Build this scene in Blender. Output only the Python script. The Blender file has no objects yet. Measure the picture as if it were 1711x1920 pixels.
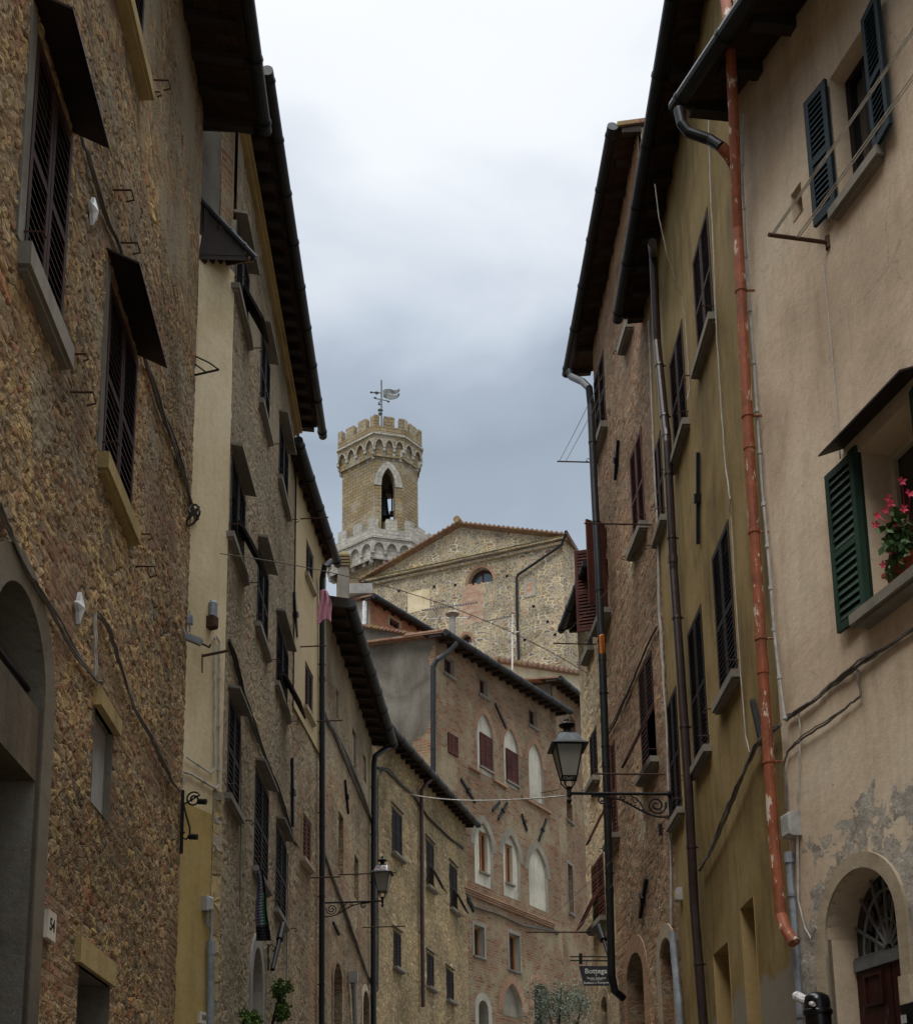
import bpy, math, random
from mathutils import Vector, Matrix

# ------------------------------------------------------------ camera, sky, sun
R = random.Random(7)
scene = bpy.context.scene
CX, CY, DZ, DH = 855.5, 1737.3, 11234.0, 512.7     # optical centre (the picture is the upper part of the frame), distances to zenith / horizon points
FPX = math.sqrt(DZ * DH)                            # 2400 px
EYE = Vector((0, 0, 1.6))
_Z = Vector((-165, DZ, -FPX)).normalized()
_Y = (Vector((0, 0, -1)) - _Z * _Z.dot(Vector((0, 0, -1)))).normalized()
_X = _Y.cross(_Z)
CAM = Matrix((_X, _Y, _Z))
cam_d = bpy.data.cameras.new("camera")
cam = bpy.data.objects.new("camera", cam_d)
scene.collection.objects.link(cam)
cam_d.sensor_fit = 'VERTICAL'; cam_d.sensor_height = 24.0
cam_d.lens = 24.0 * FPX / 1920.0; cam_d.shift_y = (CY - 960.0) / 1920.0
cam_d.clip_start = 0.1; cam_d.clip_end = 3000
cam.matrix_world = Matrix.Translation(EYE) @ CAM.to_4x4()
scene.camera = cam
scene.view_settings.view_transform = 'Standard'
scene.view_settings.look = 'None'
scene.view_settings.exposure = 0.35
scene.view_settings.gamma = 1.0
scene.cycles.max_bounces = 6
scene.cycles.diffuse_bounces = 3

SUN_EL, SUN_AZ = math.radians(54), math.radians(-152)   # azimuth from +Y towards +X

world = bpy.data.worlds.new("World"); scene.world = world
world.use_nodes = True
wn = world.node_tree; wn.nodes.clear()
def wnode(t, ins=None, **props):
    n = wn.nodes.new(t)
    for k, v in props.items(): setattr(n, k, v)
    for k, v in (ins or {}).items():
        if hasattr(v, 'is_linked') and hasattr(v, 'node'): wn.links.new(v, n.inputs[k])
        else: n.inputs[k].default_value = v
    return n
sky = wnode('ShaderNodeTexSky', sky_type='NISHITA', sun_disc=False)
sky.sun_elevation = SUN_EL; sky.sun_rotation = SUN_AZ
sky.air_density = 1.5; sky.dust_density = 3.0
tc = wnode('ShaderNodeTexCoord')
sep = wnode('ShaderNodeSeparateXYZ', {0: tc.outputs['Generated']})
cmap = wnode('ShaderNodeMapping', {0: tc.outputs['Generated'], 'Scale': (1.0, 0.8, 2.6)})
cn = wnode('ShaderNodeTexNoise', {'Vector': cmap.outputs[0], 'Scale': 3.6, 'Detail': 6.0, 'Roughness': 0.45, 'Distortion': 0.35})
cn2 = wnode('ShaderNodeTexNoise', {'Vector': cmap.outputs[0], 'Scale': 1.4, 'Detail': 2.0})
# cloud deck: a darker blue-grey bank low down, brighter thin cloud higher up, broken by noise
h1 = wnode('ShaderNodeMath', {0: cn.outputs['Fac'], 1: 0.26}, operation='MULTIPLY')
h2 = wnode('ShaderNodeMath', {0: sep.outputs['Z'], 1: h1.outputs[0]}, operation='ADD')
h3 = wnode('ShaderNodeMath', {0: cn2.outputs['Fac'], 1: 0.10}, operation='MULTIPLY')
h4 = wnode('ShaderNodeMath', {0: h2.outputs[0], 1: h3.outputs[0]}, operation='ADD')
cr = wnode('ShaderNodeValToRGB', {0: h4.outputs[0]})
e = cr.color_ramp.elements
e[0].position = 0.50; e[0].color = (.44, .50, .58, 1)
e[1].position = 0.95; e[1].color = (.82, .84, .86, 1)
for pos, c in ((0.66, (.305, .36, .43, 1)), (0.705, (.28, .335, .405, 1)), (0.75, (.345, .40, .48, 1)), (0.785, (.48, .54, .62, 1)), (0.82, (.60, .645, .71, 1)), (0.86, (.76, .79, .83, 1))):
    x = e.new(pos); x.color = c
bs = wnode('ShaderNodeBackground', {0: sky.outputs[0], 1: 0.05})
zen = wnode('ShaderNodeMapRange', {0: sep.outputs['Z'], 1: .77, 2: .98, 3: 1.0, 4: 6.0})   # an overcast sky is brighter overhead
bc = wnode('ShaderNodeBackground', {0: cr.outputs[0], 1: zen.outputs[0]})
mx = wnode('ShaderNodeMixShader', {0: 0.94, 1: bs.outputs[0], 2: bc.outputs[0]})
wo = wnode('ShaderNodeOutputWorld', {0: mx.outputs[0]})

sun_d = bpy.data.lights.new("sun", 'SUN'); sun_d.energy = 1.05; sun_d.angle = math.radians(25)
sun_d.color = (1.0, .96, .9)
sun = bpy.data.objects.new("sun", sun_d); scene.collection.objects.link(sun)
_sd = Vector((math.sin(SUN_AZ) * math.cos(SUN_EL), math.cos(SUN_AZ) * math.cos(SUN_EL), math.sin(SUN_EL)))
sun.rotation_euler = (-_sd).to_track_quat('-Z', 'Y').to_euler()

# ------------------------------------------------------------ plan helpers
def ray(px, py):
    v = CAM @ Vector((px - CX, CY - py, -FPX))
    return v / v.y
def at(px, py, Y): return EYE + ray(px, py) * Y
def plan(px, py, Y):
    p = at(px, py, Y); return Vector((p.x, p.y))
def vdir(vx):
    r = ray(vx, 2250); return Vector((r.x, r.y)).normalized()
def meet(P, d, px, py):
    r = ray(px, py); r = Vector((r.x, r.y))
    # P + t d = s r
    den = d.x * r.y - d.y * r.x
    t = (P.y * r.x - P.x * r.y) / den
    return P + d * t

class Fac:
    """a vertical wall plane: plan points a to b; n faces the street"""
    def __init__(s, a, b, side):
        s.a = a.copy(); s.d = (b - a).normalized(); s.L = (b - a).length
        s.n = Vector((s.d.y, -s.d.x)) if side == 'L' else Vector((-s.d.y, s.d.x))
        s.holes = []; s.arch = []
        s.d3 = Vector((s.d.x, s.d.y, 0)); s.n3 = Vector((s.n.x, s.n.y, 0))
    def hit(s, px, py, o=0.0):
        r = ray(px, py); n = s.n3
        A = Vector((s.a.x, s.a.y, 0)) + n * o
        t = (A - EYE).dot(n) / r.dot(n)
        P = EYE + r * t
        return (P - A).dot(s.d3), P.z
    def p(s, u, z, o=0.0):
        return Vector((s.a.x + s.d.x * u + s.n.x * o, s.a.y + s.d.y * u + s.n.y * o, z))
    def w(s, px, py, o=0.0):
        u, z = s.hit(px, py, o); return s.p(u, z, o)

def ground_z(x, y):
    z = 0.053 * min(max(0.0, y), 60)
    if y > 48: z += 16.0 * min(1.0, (y - 48) / 18.0)
    return z

# ------------------------------------------------------------ mesh + object helpers
UP = Vector((0, 0, 1))
class MB:
    def __init__(s): s.v = []; s.f = []; s.uv = []; s.m = []; s.mi = 0
    def quad(s, pts, uvs=None):
        b = len(s.v); s.v += [tuple(p) for p in pts]; s.f.append(tuple(range(b, b + len(pts))))
        s.uv += list(uvs) if uvs else [(0.0, 0.0)] * len(pts); s.m.append(s.mi)
    def hexa(s, P, F=None):
        # P: 0-3 bottom ring, 4-7 top ring
        b = len(s.v); s.v += [tuple(p) for p in P]
        for q in ((0, 3, 2, 1), (4, 5, 6, 7), (0, 1, 5, 4), (1, 2, 6, 5), (2, 3, 7, 6), (3, 0, 4, 7)):
            s.f.append(tuple(b + i for i in q)); s.m.append(s.mi)
            n = (P[q[1]] - P[q[0]]).cross(P[q[2]] - P[q[0]])
            if abs(n.z) > .7 * n.length:
                s.uv += [(P[i].x, P[i].y) for i in q]
            else:
                h = Vector((n.y, -n.x, 0)); h = h.normalized() if h.length else Vector((1, 0, 0))
                s.uv += [(P[i].dot(h), P[i].z) for i in q]
    def fbox(s, F, u0, u1, z0, z1, o0, o1):
        s.hexa([F.p(u0, z0, o0), F.p(u1, z0, o0), F.p(u1, z0, o1), F.p(u0, z0, o1),
                F.p(u0, z1, o0), F.p(u1, z1, o0), F.p(u1, z1, o1), F.p(u0, z1, o1)])
    def lbox(s, O, A, B, C, a0, a1, b0, b1, c0, c1):
        f = lambda a, b, c: O + A * a + B * b + C * c
        s.hexa([f(a0, b0, c0), f(a1, b0, c0), f(a1, b0, c1), f(a0, b0, c1), f(a0, b1, c0), f(a1, b1, c0), f(a1, b1, c1), f(a0, b1, c1)])
    def box(s, c, sx, sy, sz):
        s.lbox(Vector(c), Vector((1, 0, 0)), Vector((0, 0, 1)), Vector((0, -1, 0)), -sx / 2, sx / 2, -sz / 2, sz / 2, -sy / 2, sy / 2)
    def tube(s, pts, r, seg=8, cap=True, half=False):
        pts = [Vector(p) for p in pts]; n = len(pts)
        rr = r if isinstance(r, (list, tuple)) else [r] * n
        T = []
        for i in range(n):
            t = (pts[min(i + 1, n - 1)] - pts[max(i - 1, 0)])
            T.append(t.normalized() if t.length > 1e-9 else UP.copy())
        ref = UP if abs(T[0].z) < .9 else Vector((1, 0, 0))
        A = (ref - T[0] * ref.dot(T[0])).normalized()
        b = len(s.v); L = 0
        for i in range(n):
            A = (A - T[i] * A.dot(T[i]))
            A = A.normalized() if A.length > 1e-6 else (T[i].orthogonal().normalized())
            B = T[i].cross(A)
            for k in range(seg):
                a = 2 * math.pi * k / seg
                if half: a = math.pi / 2 + math.pi * k / (seg - 1)
                s.v.append(tuple(pts[i] + (A * math.cos(a) + B * math.sin(a)) * rr[i]))
        for i in range(n - 1):
            for k in range(seg):
                k2 = (k + 1) % seg
                s.f.append((b + i * seg + k, b + i * seg + k2, b + (i + 1) * seg + k2, b + (i + 1) * seg + k))
                s.uv += [(k / seg, i), ((k + 1) / seg, i), ((k + 1) / seg, i + 1), (k / seg, i + 1)]; s.m.append(s.mi)
        if cap:
            for base, rev in ((b, True), (b + (n - 1) * seg, False)):
                q = [base + k for k in range(seg)]
                s.f.append(tuple(reversed(q) if rev else q)); s.uv += [(0, 0)] * seg; s.m.append(s.mi)
    def lathe(s, prof, c, seg=12):
        b = len(s.v); c = Vector(c)
        for (r, z) in prof:
            for k in range(seg):
                a = 2 * math.pi * k / seg; s.v.append((c.x + r * math.cos(a), c.y + r * math.sin(a), c.z + z))
        for i in range(len(prof) - 1):
            for k in range(seg):
                k2 = (k + 1) % seg
                s.f.append((b + i * seg + k, b + i * seg + k2, b + (i + 1) * seg + k2, b + (i + 1) * seg + k)); s.uv += [(0, 0)] * 4; s.m.append(s.mi)
    def build(s, name, mats, parent=None, smooth=False, off=None):
        L = Vector((0, 0, 0))
        q = parent
        while q is not None:
            L = L + Vector(q.location); q = q.parent
        if off is not None: L = L + off
        me = bpy.data.meshes.new(name)
        me.from_pydata([(v[0] - L.x, v[1] - L.y, v[2] - L.z) for v in s.v], [], s.f)
        uvl = me.uv_layers.new(name='UVMap')
        flat = [c for uv in s.uv for c in uv]
        uvl.data.foreach_set('uv', flat)
        if not isinstance(mats, (list, tuple)): mats = [mats]
        for m in mats: me.materials.append(m)
        me.polygons.foreach_set('material_index', s.m)
        if smooth: me.polygons.foreach_set('use_smooth', [True] * len(s.f))
        me.update()
        o = bpy.data.objects.new(name, me); scene.collection.objects.link(o)
        if parent is not None: o.parent = parent
        if off is not None: o.location = off
        return o

def thing(name, loc, label, cat, group=None):
    o = bpy.data.objects.new(name, None); scene.collection.objects.link(o)
    o.location = loc; o['label'] = label; o['category'] = cat
    o.empty_display_size = .2
    if group: o['group'] = group
    return o
def tag(o, label=None, cat=None, group=None, kind=None):
    if label: o['label'] = label
    if cat: o['category'] = cat
    if group: o['group'] = group
    if kind: o['kind'] = kind
    return o
def solo(mb, name, mats, label, cat, group=None, smooth=False):
    """a top-level thing that is one mesh, its origin at its lowest point"""
    zs = min(mb.v, key=lambda v: v[2])
    return tag(mb.build(name, mats, None, smooth, off=Vector(zs)), label, cat, group)

# ------------------------------------------------------------ materials
class Mt:
    def __init__(s, name):
        s.m = bpy.data.materials.new(name); s.m.use_nodes = True; s.nt = s.m.node_tree; s.nt.nodes.clear()
        s.out = s.nt.nodes.new('ShaderNodeOutputMaterial')
        s.b = s.nt.nodes.new('ShaderNodeBsdfPrincipled'); s.nt.links.new(s.b.outputs[0], s.out.inputs[0])
    def n(s, t, ins=None, **props):
        n = s.nt.nodes.new('ShaderNode' + t)
        for k, v in props.items(): setattr(n, k, v)
        for k, v in (ins or {}).items(): s.set(n, k, v)
        return n
    def set(s, n, k, v):
        if isinstance(v, bpy.types.NodeSocket): s.nt.links.new(v, n.inputs[k])
        elif isinstance(v, bpy.types.Node): s.nt.links.new(v.outputs[0], n.inputs[k])
        else:
            if isinstance(v, tuple) and len(v) == 3 and n.inputs[k].type == 'RGBA': v = v + (1,)
            n.inputs[k].default_value = v
    def math(s, op, a, b=0.0, c=None, clamp=False):
        n = s.n('Math', {0: a, 1: b}, operation=op, use_clamp=clamp)
        if c is not None: s.set(n, 2, c)
        return n.outputs[0]
    def vm(s, op, a, b):
        n = s.n('VectorMath', {0: a, 1: b}, operation=op); return n.outputs[0]
    def mix(s, f, a, b, bt='MIX'):
        n = s.n('MixRGB', {0: f, 1: a, 2: b}, blend_type=bt); return n.outputs[0]
    def noise(s, v, sc, det=3.0, rough=.55, dist=0.0, col=False):
        n = s.n('TexNoise', {'Vector': v, 'Scale': sc, 'Detail': det, 'Roughness': rough, 'Distortion': dist})
        return n.outputs['Color' if col else 'Fac']
    def rng(s, v, a, b, c=0.0, d=1.0, smooth=False):
        n = s.n('MapRange', {'Value': v, 1: a, 2: b, 3: c, 4: d}, clamp=True)
        if smooth: n.interpolation_type = 'SMOOTHSTEP'
        return n.outputs[0]
    def ramp(s, f, cols, const=False, pos=None):
        n = s.n('ValToRGB', {0: f}); e = n.color_ramp.elements
        if const: n.color_ramp.interpolation = 'CONSTANT'
        k = len(cols)
        ps = pos or [(i / k if const else i / (k - 1)) for i in range(k)]
        e[0].position = ps[0]; e[0].color = tuple(cols[0]) + (1,)
        e[1].position = ps[-1]; e[1].color = tuple(cols[-1]) + (1,)
        for i in range(1, k - 1):
            x = e.new(ps[i]); x.color = tuple(cols[i]) + (1,)
        return n.outputs[0]
    def uv(s): return s.n('TexCoord').outputs['UV']
    def obj(s): return s.n('TexCoord').outputs['Object']
    def fin(s, col, rough=.9, bump=None, bd=.01, bs=1.0, disp=None, amp=.03, metal=0.0, spec=.3, mid=.5):
        s.set(s.b, 'Base Color', col); s.set(s.b, 'Roughness', rough); s.set(s.b, 'Metallic', metal)
        s.set(s.b, 'Specular IOR Level', spec)
        if bump is not None:
            b = s.n('Bump', {'Height': bump, 'Distance': bd, 'Strength': bs}); s.nt.links.new(b.outputs[0], s.b.inputs['Normal'])
        if disp is not None:
            d = s.n('Displacement', {'Height': disp, 'Midlevel': mid, 'Scale': amp})
            s.nt.links.new(d.outputs[0], s.out.inputs['Displacement']); s.m.displacement_method = 'BOTH'
        return s.m

def gain(cols, g): return [tuple(min(1, c * g) for c in k) for k in cols]

def stone(name, pal, sx=2.6, sy=5.5, mortar=(.2, .16, .11), relief=.03, brick=0.0, cover=None, cover_col=(.24, .2, .14), stain=.5, disp=True, edge=.07, ledge=(.2, .17, .11), wob=.14, rag=1.0):
    M = Mt(name); uv = M.uv()
    nz = M.noise(uv, 2.2, 3, col=True)
    wv = M.vm('MULTIPLY', M.vm('SUBTRACT', nz, (.5, .5, .5)), (wob * 1.6, wob, 0))
    w = M.vm('ADD', M.vm('ADD', uv, wv), M.vm('MULTIPLY', M.vm('SUBTRACT', M.noise(uv, 8.5, 4, .65, col=True), (.5, .5, .5)), (.14 * rag, .09 * rag, 0)))
    mp = M.vm('MULTIPLY', w, (sx, sy, 1))
    vc = M.n('TexVoronoi', {'Vector': mp, 'Scale': 1.0, 'Randomness': .9}, voronoi_dimensions='2D')
    ve = M.n('TexVoronoi', {'Vector': mp, 'Scale': 1.0, 'Randomness': .9}, voronoi_dimensions='2D', feature='DISTANCE_TO_EDGE')
    sp = M.n('SeparateColor', {0: vc.outputs['Color']})
    fine = M.noise(uv, 38, 5, .7); mid = M.noise(uv, 9, 4, .6); big = M.noise(uv, .55, 4, .55)
    col = M.ramp(sp.outputs[0], pal, const=True)
    # second, smaller filler stones
    mp2 = M.vm('MULTIPLY', w, (sx * 2.3, sy * 2.1, 1))
    v2 = M.n('TexVoronoi', {'Vector': mp2, 'Scale': 1.0}, voronoi_dimensions='2D')
    e2 = M.n('TexVoronoi', {'Vector': mp2, 'Scale': 1.0}, voronoi_dimensions='2D', feature='DISTANCE_TO_EDGE')
    s2 = M.n('SeparateColor', {0: v2.outputs['Color']})
    sel = M.rng(M.noise(uv, 1.3, 3), .45, .5)
    col2 = M.ramp(s2.outputs[1], list(reversed(pal)), const=True)
    col = M.mix(sel, col, col2)
    ed = M.mix(sel, ve.outputs['Distance'], e2.outputs['Distance'])
    rn = M.mix(sel, sp.outputs[1], s2.outputs[1])
    col = M.mix(.25 * rag, col, M.ramp(M.noise(uv, 4.5, 5, .7), [pal[-1], pal[0], pal[3 % len(pal)], pal[5 % len(pal)], pal[2]], pos=[.3, .42, .5, .6, .72]))
    col = M.mix(1.0, col, M.ramp(M.math('ADD', M.math('MULTIPLY', fine, .5), M.math('MULTIPLY', rn, .5)), [(.42, .41, .38), (1.0, 1.0, 1.0), (1.6, 1.52, 1.38)]), 'MULTIPLY')
    col = M.mix(1.0, col, M.ramp(mid, [(.6, .58, .55), (1.05, 1.03, 1.0), (1.3, 1.28, 1.2)], pos=[.25, .5, .75]), 'MULTIPLY')
    hgt = M.math('MULTIPLY', M.rng(ed, .0, .11, 0, 1, True), M.math('MULTIPLY_ADD', rn, .6, .4))
    if brick > 0:
        br = M.n('TexBrick', {'Vector': M.vm('ADD', uv, M.vm('MULTIPLY', wv, (.55, .55, 0))), 'Color1': (.0, .0, .0, 1), 'Color2': (1, 1, 1, 1), 'Mortar': (.5, .5, .5, 1), 'Scale': 1.0,
                              'Mortar Size': .008, 'Mortar Smooth': .3, 'Brick Width': .24, 'Row Height': .078, 'Bias': 0.0})
        bcol = M.ramp(br.outputs['Color'], gain([(.19, .10, .06), (.26, .14, .085), (.24, .17, .1), (.30, .2, .12)], 1.0))
        bcol = M.mix(M.rng(br.outputs['Fac'], 0, 1), bcol, mortar)
        bcol = M.mix(1.0, bcol, M.ramp(fine, [(.6, .6, .6), (1.3, 1.3, 1.3)]), 'MULTIPLY')
        bm = M.rng(M.math('ADD', M.noise(uv, .75, 4, .6), M.math('MULTIPLY', M.math('SUBTRACT', mid, .5), .25)), 1.0 - brick, 1.02 - brick)
        mort = M.rng(ed, .02, edge, 1, 0)
        base = M.mix(mort, col, mortar)
        base = M.mix(bm, base, bcol)
        bh = M.math('MULTIPLY_ADD', br.outputs['Fac'], -.3, .65)
        hgt = M.mix(bm, hgt, bh)
    else:
        base = M.mix(M.rng(ed, .02, edge, 1, 0), col, mortar)
    if cover:
        thr, k, z0 = cover
        sx_ = M.n('SeparateXYZ', {0: uv})
        cz = M.math('MULTIPLY', M.math('SUBTRACT', sx_.outputs['Y'], z0), k)
        cf = M.rng(M.math('ADD', M.math('ADD', M.noise(uv, .9, 5, .62), cz), M.math('MULTIPLY', M.math('SUBTRACT', ed, .1), .25)), thr, thr + .06)
        cc = M.mix(1.0, cover_col, M.ramp(fine, [(.65, .65, .65), (1.3, 1.3, 1.3)]), 'MULTIPLY')
        base = M.mix(cf, base, cc)
        hgt = M.mix(cf, hgt, M.math('MULTIPLY_ADD', mid, .9, .3))
    # damp dark stains, lichen, soot streaks
    st = M.noise(M.vm('MULTIPLY', uv, (2.2, .35, 1)), 1.0, 4, .6)
    base = M.mix(M.math('MULTIPLY', M.rng(st, .48, .7), stain), base, M.mix(.5, (.07, .055, .035), base))
    base = M.mix(1.0, base, M.ramp(big, [(.62, .61, .58), (1.0, 1.0, 1.0), (1.32, 1.26, 1.14)], pos=[.3, .5, .72]), 'MULTIPLY')
    H = M.math('ADD', M.math('MULTIPLY', hgt, .75 - .33 * rag), M.math('ADD', M.math('MULTIPLY', fine, .16 + .14 * rag), M.math('MULTIPLY', mid, .3 + .42 * rag)))
    if disp: return M.fin(base, .95, disp=H, amp=relief, mid=.75, spec=.15)
    return M.fin(base, .95, bump=H, bd=relief, spec=.15)

def plaster(name, base, dark, light=None, peel=None, under=(.3, .28, .25), bd=.006, stain=.5, rgh=1.0, low=None, crack=False):
    M = Mt(name); uv = M.uv()
    light = light or tuple(min(1, c * 1.15) for c in base)
    big = M.noise(uv, .7, 5, .6, .4); mid = M.noise(M.vm('MULTIPLY', uv, (3.5, .6, 1)), 1.3, 5, .62); fine = M.noise(uv, 60, 4, .7)
    grit = M.noise(uv, 14, 5, .65)
    col = M.ramp(big, [dark, base, light], pos=[.36, .5, .64])
    col = M.mix(M.math('MULTIPLY', M.rng(mid, .5, .78), stain), col, M.mix(1.0, col, (.42, .4, .36), 'MULTIPLY'))
    col = M.mix(1.0, col, M.ramp(grit, [(.9, .9, .9), (1.09, 1.09, 1.09)], pos=[.3, .72]), 'MULTIPLY')
    col = M.mix(1.0, col, M.ramp(fine, [(.86, .86, .86), (1.12, 1.12, 1.12)], pos=[.3, .7]), 'MULTIPLY')
    if crack:
        cw = M.vm('ADD', uv, M.vm('MULTIPLY', M.noise(uv, 2.5, 5, .65, col=True), (.5, .5, 0)))
        ce = M.n('TexVoronoi', {'Vector': cw, 'Scale': .8}, feature='DISTANCE_TO_EDGE', voronoi_dimensions='2D')
        ck = M.math('MULTIPLY', M.rng(ce.outputs['Distance'], .0, .006, 1, 0), M.rng(M.noise(uv, .8, 2), .5, .56))
        col = M.mix(M.math('MULTIPLY', ck, .45), col, (.12, .1, .08))
        sk = M.noise(M.vm('MULTIPLY', uv, (7, .45, 1)), 1.0, 5, .65)
        col = M.mix(M.math('MULTIPLY', M.math('MULTIPLY', M.rng(sk, .54, .72), M.rng(big, .42, .6)), .4), col, M.mix(1.0, col, (.62, .57, .5), 'MULTIPLY'))
        pk = M.noise(uv, 5.5, 5, .6)
        col = M.mix(M.math('MULTIPLY', M.rng(pk, .70, .72), .5), col, (.62, .58, .5))
    H = M.math('ADD', M.math('MULTIPLY', fine, .12 * rgh), M.math('ADD', M.math('MULTIPLY', grit, .28 * rgh), M.math('MULTIPLY', big, 1.2)))
    if low:      # old lime wash: a different tone below a height, ragged edge
        z0, lc = low
        s = M.n('SeparateXYZ', {0: uv})
        lf = M.rng(M.math('ADD', s.outputs['Y'], M.math('MULTIPLY', M.math('SUBTRACT', M.noise(uv, 1.4, 5), .5), .9)), z0 - .08, z0 + .02, 1, 0)
        col = M.mix(lf, col, M.mix(1.0, lc, M.ramp(grit, [(.75, .75, .75), (1.18, 1.18, 1.18)]), 'MULTIPLY'))
    if peel:
        # fallen plaster round the arch: centre, radii, threshold
        cu, cz, ru, rz, thr = peel
        dv = M.vm('MULTIPLY', M.vm('SUBTRACT', uv, (cu, cz, 0)), (1 / ru, 1 / rz, 0))
        ln = M.n('VectorMath', {0: dv}, operation='LENGTH').outputs['Value']
        q = M.math('SUBTRACT', M.math('MULTIPLY_ADD', M.noise(uv, 2.7, 8, .7), 2.6, -.5), ln)
        pf = M.rng(q, thr, thr + .012)
        rim = M.math('SUBTRACT', M.rng(q, thr - .07, thr - .02), M.rng(q, thr, thr + .02))
        uc = M.ramp(M.noise(uv, 3.2, 6, .65), [tuple(c * .45 for c in under), under, tuple(c * 1.35 for c in under)], pos=[.3, .52, .75])
        uc = M.mix(1.0, uc, M.ramp(grit, [(.6, .6, .6), (1.25, 1.25, 1.25)]), 'MULTIPLY')
        col = M.mix(M.math('MULTIPLY', rim, .35), col, (.5, .46, .38))
        col = M.mix(pf, col, uc)
        H = M.math('ADD', H, M.math('MULTIPLY', pf, -3.2))
        H = M.math('ADD', H, M.math('MULTIPLY', M.math('MULTIPLY', pf, M.noise(uv, 6, 6, .7)), 2.5))
    return M.fin(col, .92, bump=H, bd=bd, bs=.9, spec=.15)

def paint(name, c, c2=None, wear=.45, rough=.6, spec=.35, wc=(.35, .3, .26), streak=True):
    M = Mt(name); ob = M.obj()
    n1 = M.noise(M.vm('MULTIPLY', ob, (1, 1, .25)), 14, 5, .65)
    n2 = M.noise(ob, 1.7, 3)
    c2 = c2 or tuple(x * .6 for x in c)
    col = M.ramp(n2, [c2, c, tuple(min(1, x * 1.35) for x in c)], pos=[.3, .5, .72])
    col = M.mix(M.math('MULTIPLY', M.rng(n1, .62, .7), wear), col, wc)
    return M.fin(col, rough, bump=n1, bd=.003, spec=spec)

def metal(name, c, rough=.5, met=.6, spots=None, thr=.66):
    M = Mt(name); ob = M.obj()
    n1 = M.noise(ob, 7, 5, .7); n2 = M.noise(M.vm('MULTIPLY', ob, (1, 1, .35)), 11, 6, .72)
    col = M.ramp(n1, [tuple(x * .6 for x in c), c, tuple(min(1, x * 1.3) for x in c)], pos=[.3, .5, .7])
    if spots: col = M.mix(M.rng(n2, thr, thr + .03), col, spots)
    return M.fin(col, rough, bump=n1, bd=.002, metal=met, spec=.4)

def brickmat(name, cols, mortar=(.3, .26, .2), bw=.25, rh=.065, relief=.012, stain=.4, patch=None, ms=.009):
    M = Mt(name); uv = M.uv()
    wv = M.vm('MULTIPLY', M.vm('SUBTRACT', M.noise(uv, 1.6, 4, col=True), (.5, .5, .5)), (.07, .07, 0))
    w = M.vm('ADD', uv, wv)
    br = M.n('TexBrick', {'Vector': w, 'Color1': (0, 0, 0, 1), 'Color2': (1, 1, 1, 1), 'Mortar': (.5, .5, .5, 1), 'Scale': 1.0, 'Mortar Size': ms, 'Mortar Smooth': .4, 'Brick Width': bw, 'Row Height': rh})
    fine = M.noise(uv, 26, 5, .7); big = M.noise(uv, .5, 5, .6); mid = M.noise(uv, 3.5, 5, .65)
    f = M.math('ADD', M.math('MULTIPLY', br.outputs['Color'], .62), M.math('MULTIPLY', M.rng(mid, .32, .68), .42))
    col = M.ramp(f, cols)
    col = M.mix(M.rng(br.outputs['Fac'], .1, .9), col, mortar)
    if patch:
        col = M.mix(M.rng(M.math('ADD', big, M.math('MULTIPLY', M.math('SUBTRACT', mid, .5), .4)), .52, .6), col, M.mix(1.0, patch, M.ramp(mid, [(.6, .6, .6), (1.3, 1.3, 1.3)]), 'MULTIPLY'))
    col = M.mix(1.0, col, M.ramp(fine, [(.6, .6, .6), (1.3, 1.3, 1.3)], pos=[.3, .7]), 'MULTIPLY')
    col = M.mix(1.0, col, M.ramp(big, [(.7, .7, .7), (1.2, 1.2, 1.2)], pos=[.3, .7]), 'MULTIPLY')
    col = M.mix(M.math('MULTIPLY', M.rng(M.noise(M.vm('MULTIPLY', uv, (1.5, .3, 1)), 1, 4), .5, .7), stain), col, M.mix(.5, col, (.08, .07, .055)))
    H = M.math('ADD', M.math('MULTIPLY', br.outputs['Fac'], -.8), M.math('ADD', fine, mid))
    return M.fin(col, .95, bump=H, bd=relief, spec=.15)

def glassmat(name, c, rough=.08):
    M = Mt(name); return M.fin(c, rough, spec=.9)

OCH = [(.27, .18, .085), (.34, .25, .13), (.22, .14, .07), (.30, .23, .15), (.28, .115, .06), (.40, .29, .13), (.17, .14, .10), (.33, .21, .11), (.28, .2, .12), (.2, .11, .065)]
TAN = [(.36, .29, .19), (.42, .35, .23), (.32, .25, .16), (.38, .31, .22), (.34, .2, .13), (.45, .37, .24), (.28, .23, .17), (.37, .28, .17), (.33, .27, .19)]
PAL = [(.46, .38, .25), (.52, .44, .3), (.42, .35, .24), (.55, .45, .28), (.42, .27, .18), (.40, .36, .29), (.50, .38, .2), (.36, .33, .28)]
m_L1 = stone('rubble_stone', gain(OCH, .92), 4.0, 9.0, (.16, .12, .075), .045, brick=.42, cover=(.60, .022, 8.0), cover_col=(.25, .20, .13), stain=.6, wob=.2)
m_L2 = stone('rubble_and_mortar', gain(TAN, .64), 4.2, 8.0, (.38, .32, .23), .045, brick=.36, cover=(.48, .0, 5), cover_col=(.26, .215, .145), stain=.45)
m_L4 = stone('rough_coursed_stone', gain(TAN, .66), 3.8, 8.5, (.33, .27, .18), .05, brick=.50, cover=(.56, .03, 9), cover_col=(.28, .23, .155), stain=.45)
m_L5 = stone('yellow_rubble_courses', [(.28, .22, .13), (.34, .27, .16), (.24, .19, .11), (.31, .24, .13), (.27, .18, .11), (.37, .3, .19)], 3.4, 10.5, (.26, .21, .13), .055, brick=0, stain=.3, wob=.07)
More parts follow.
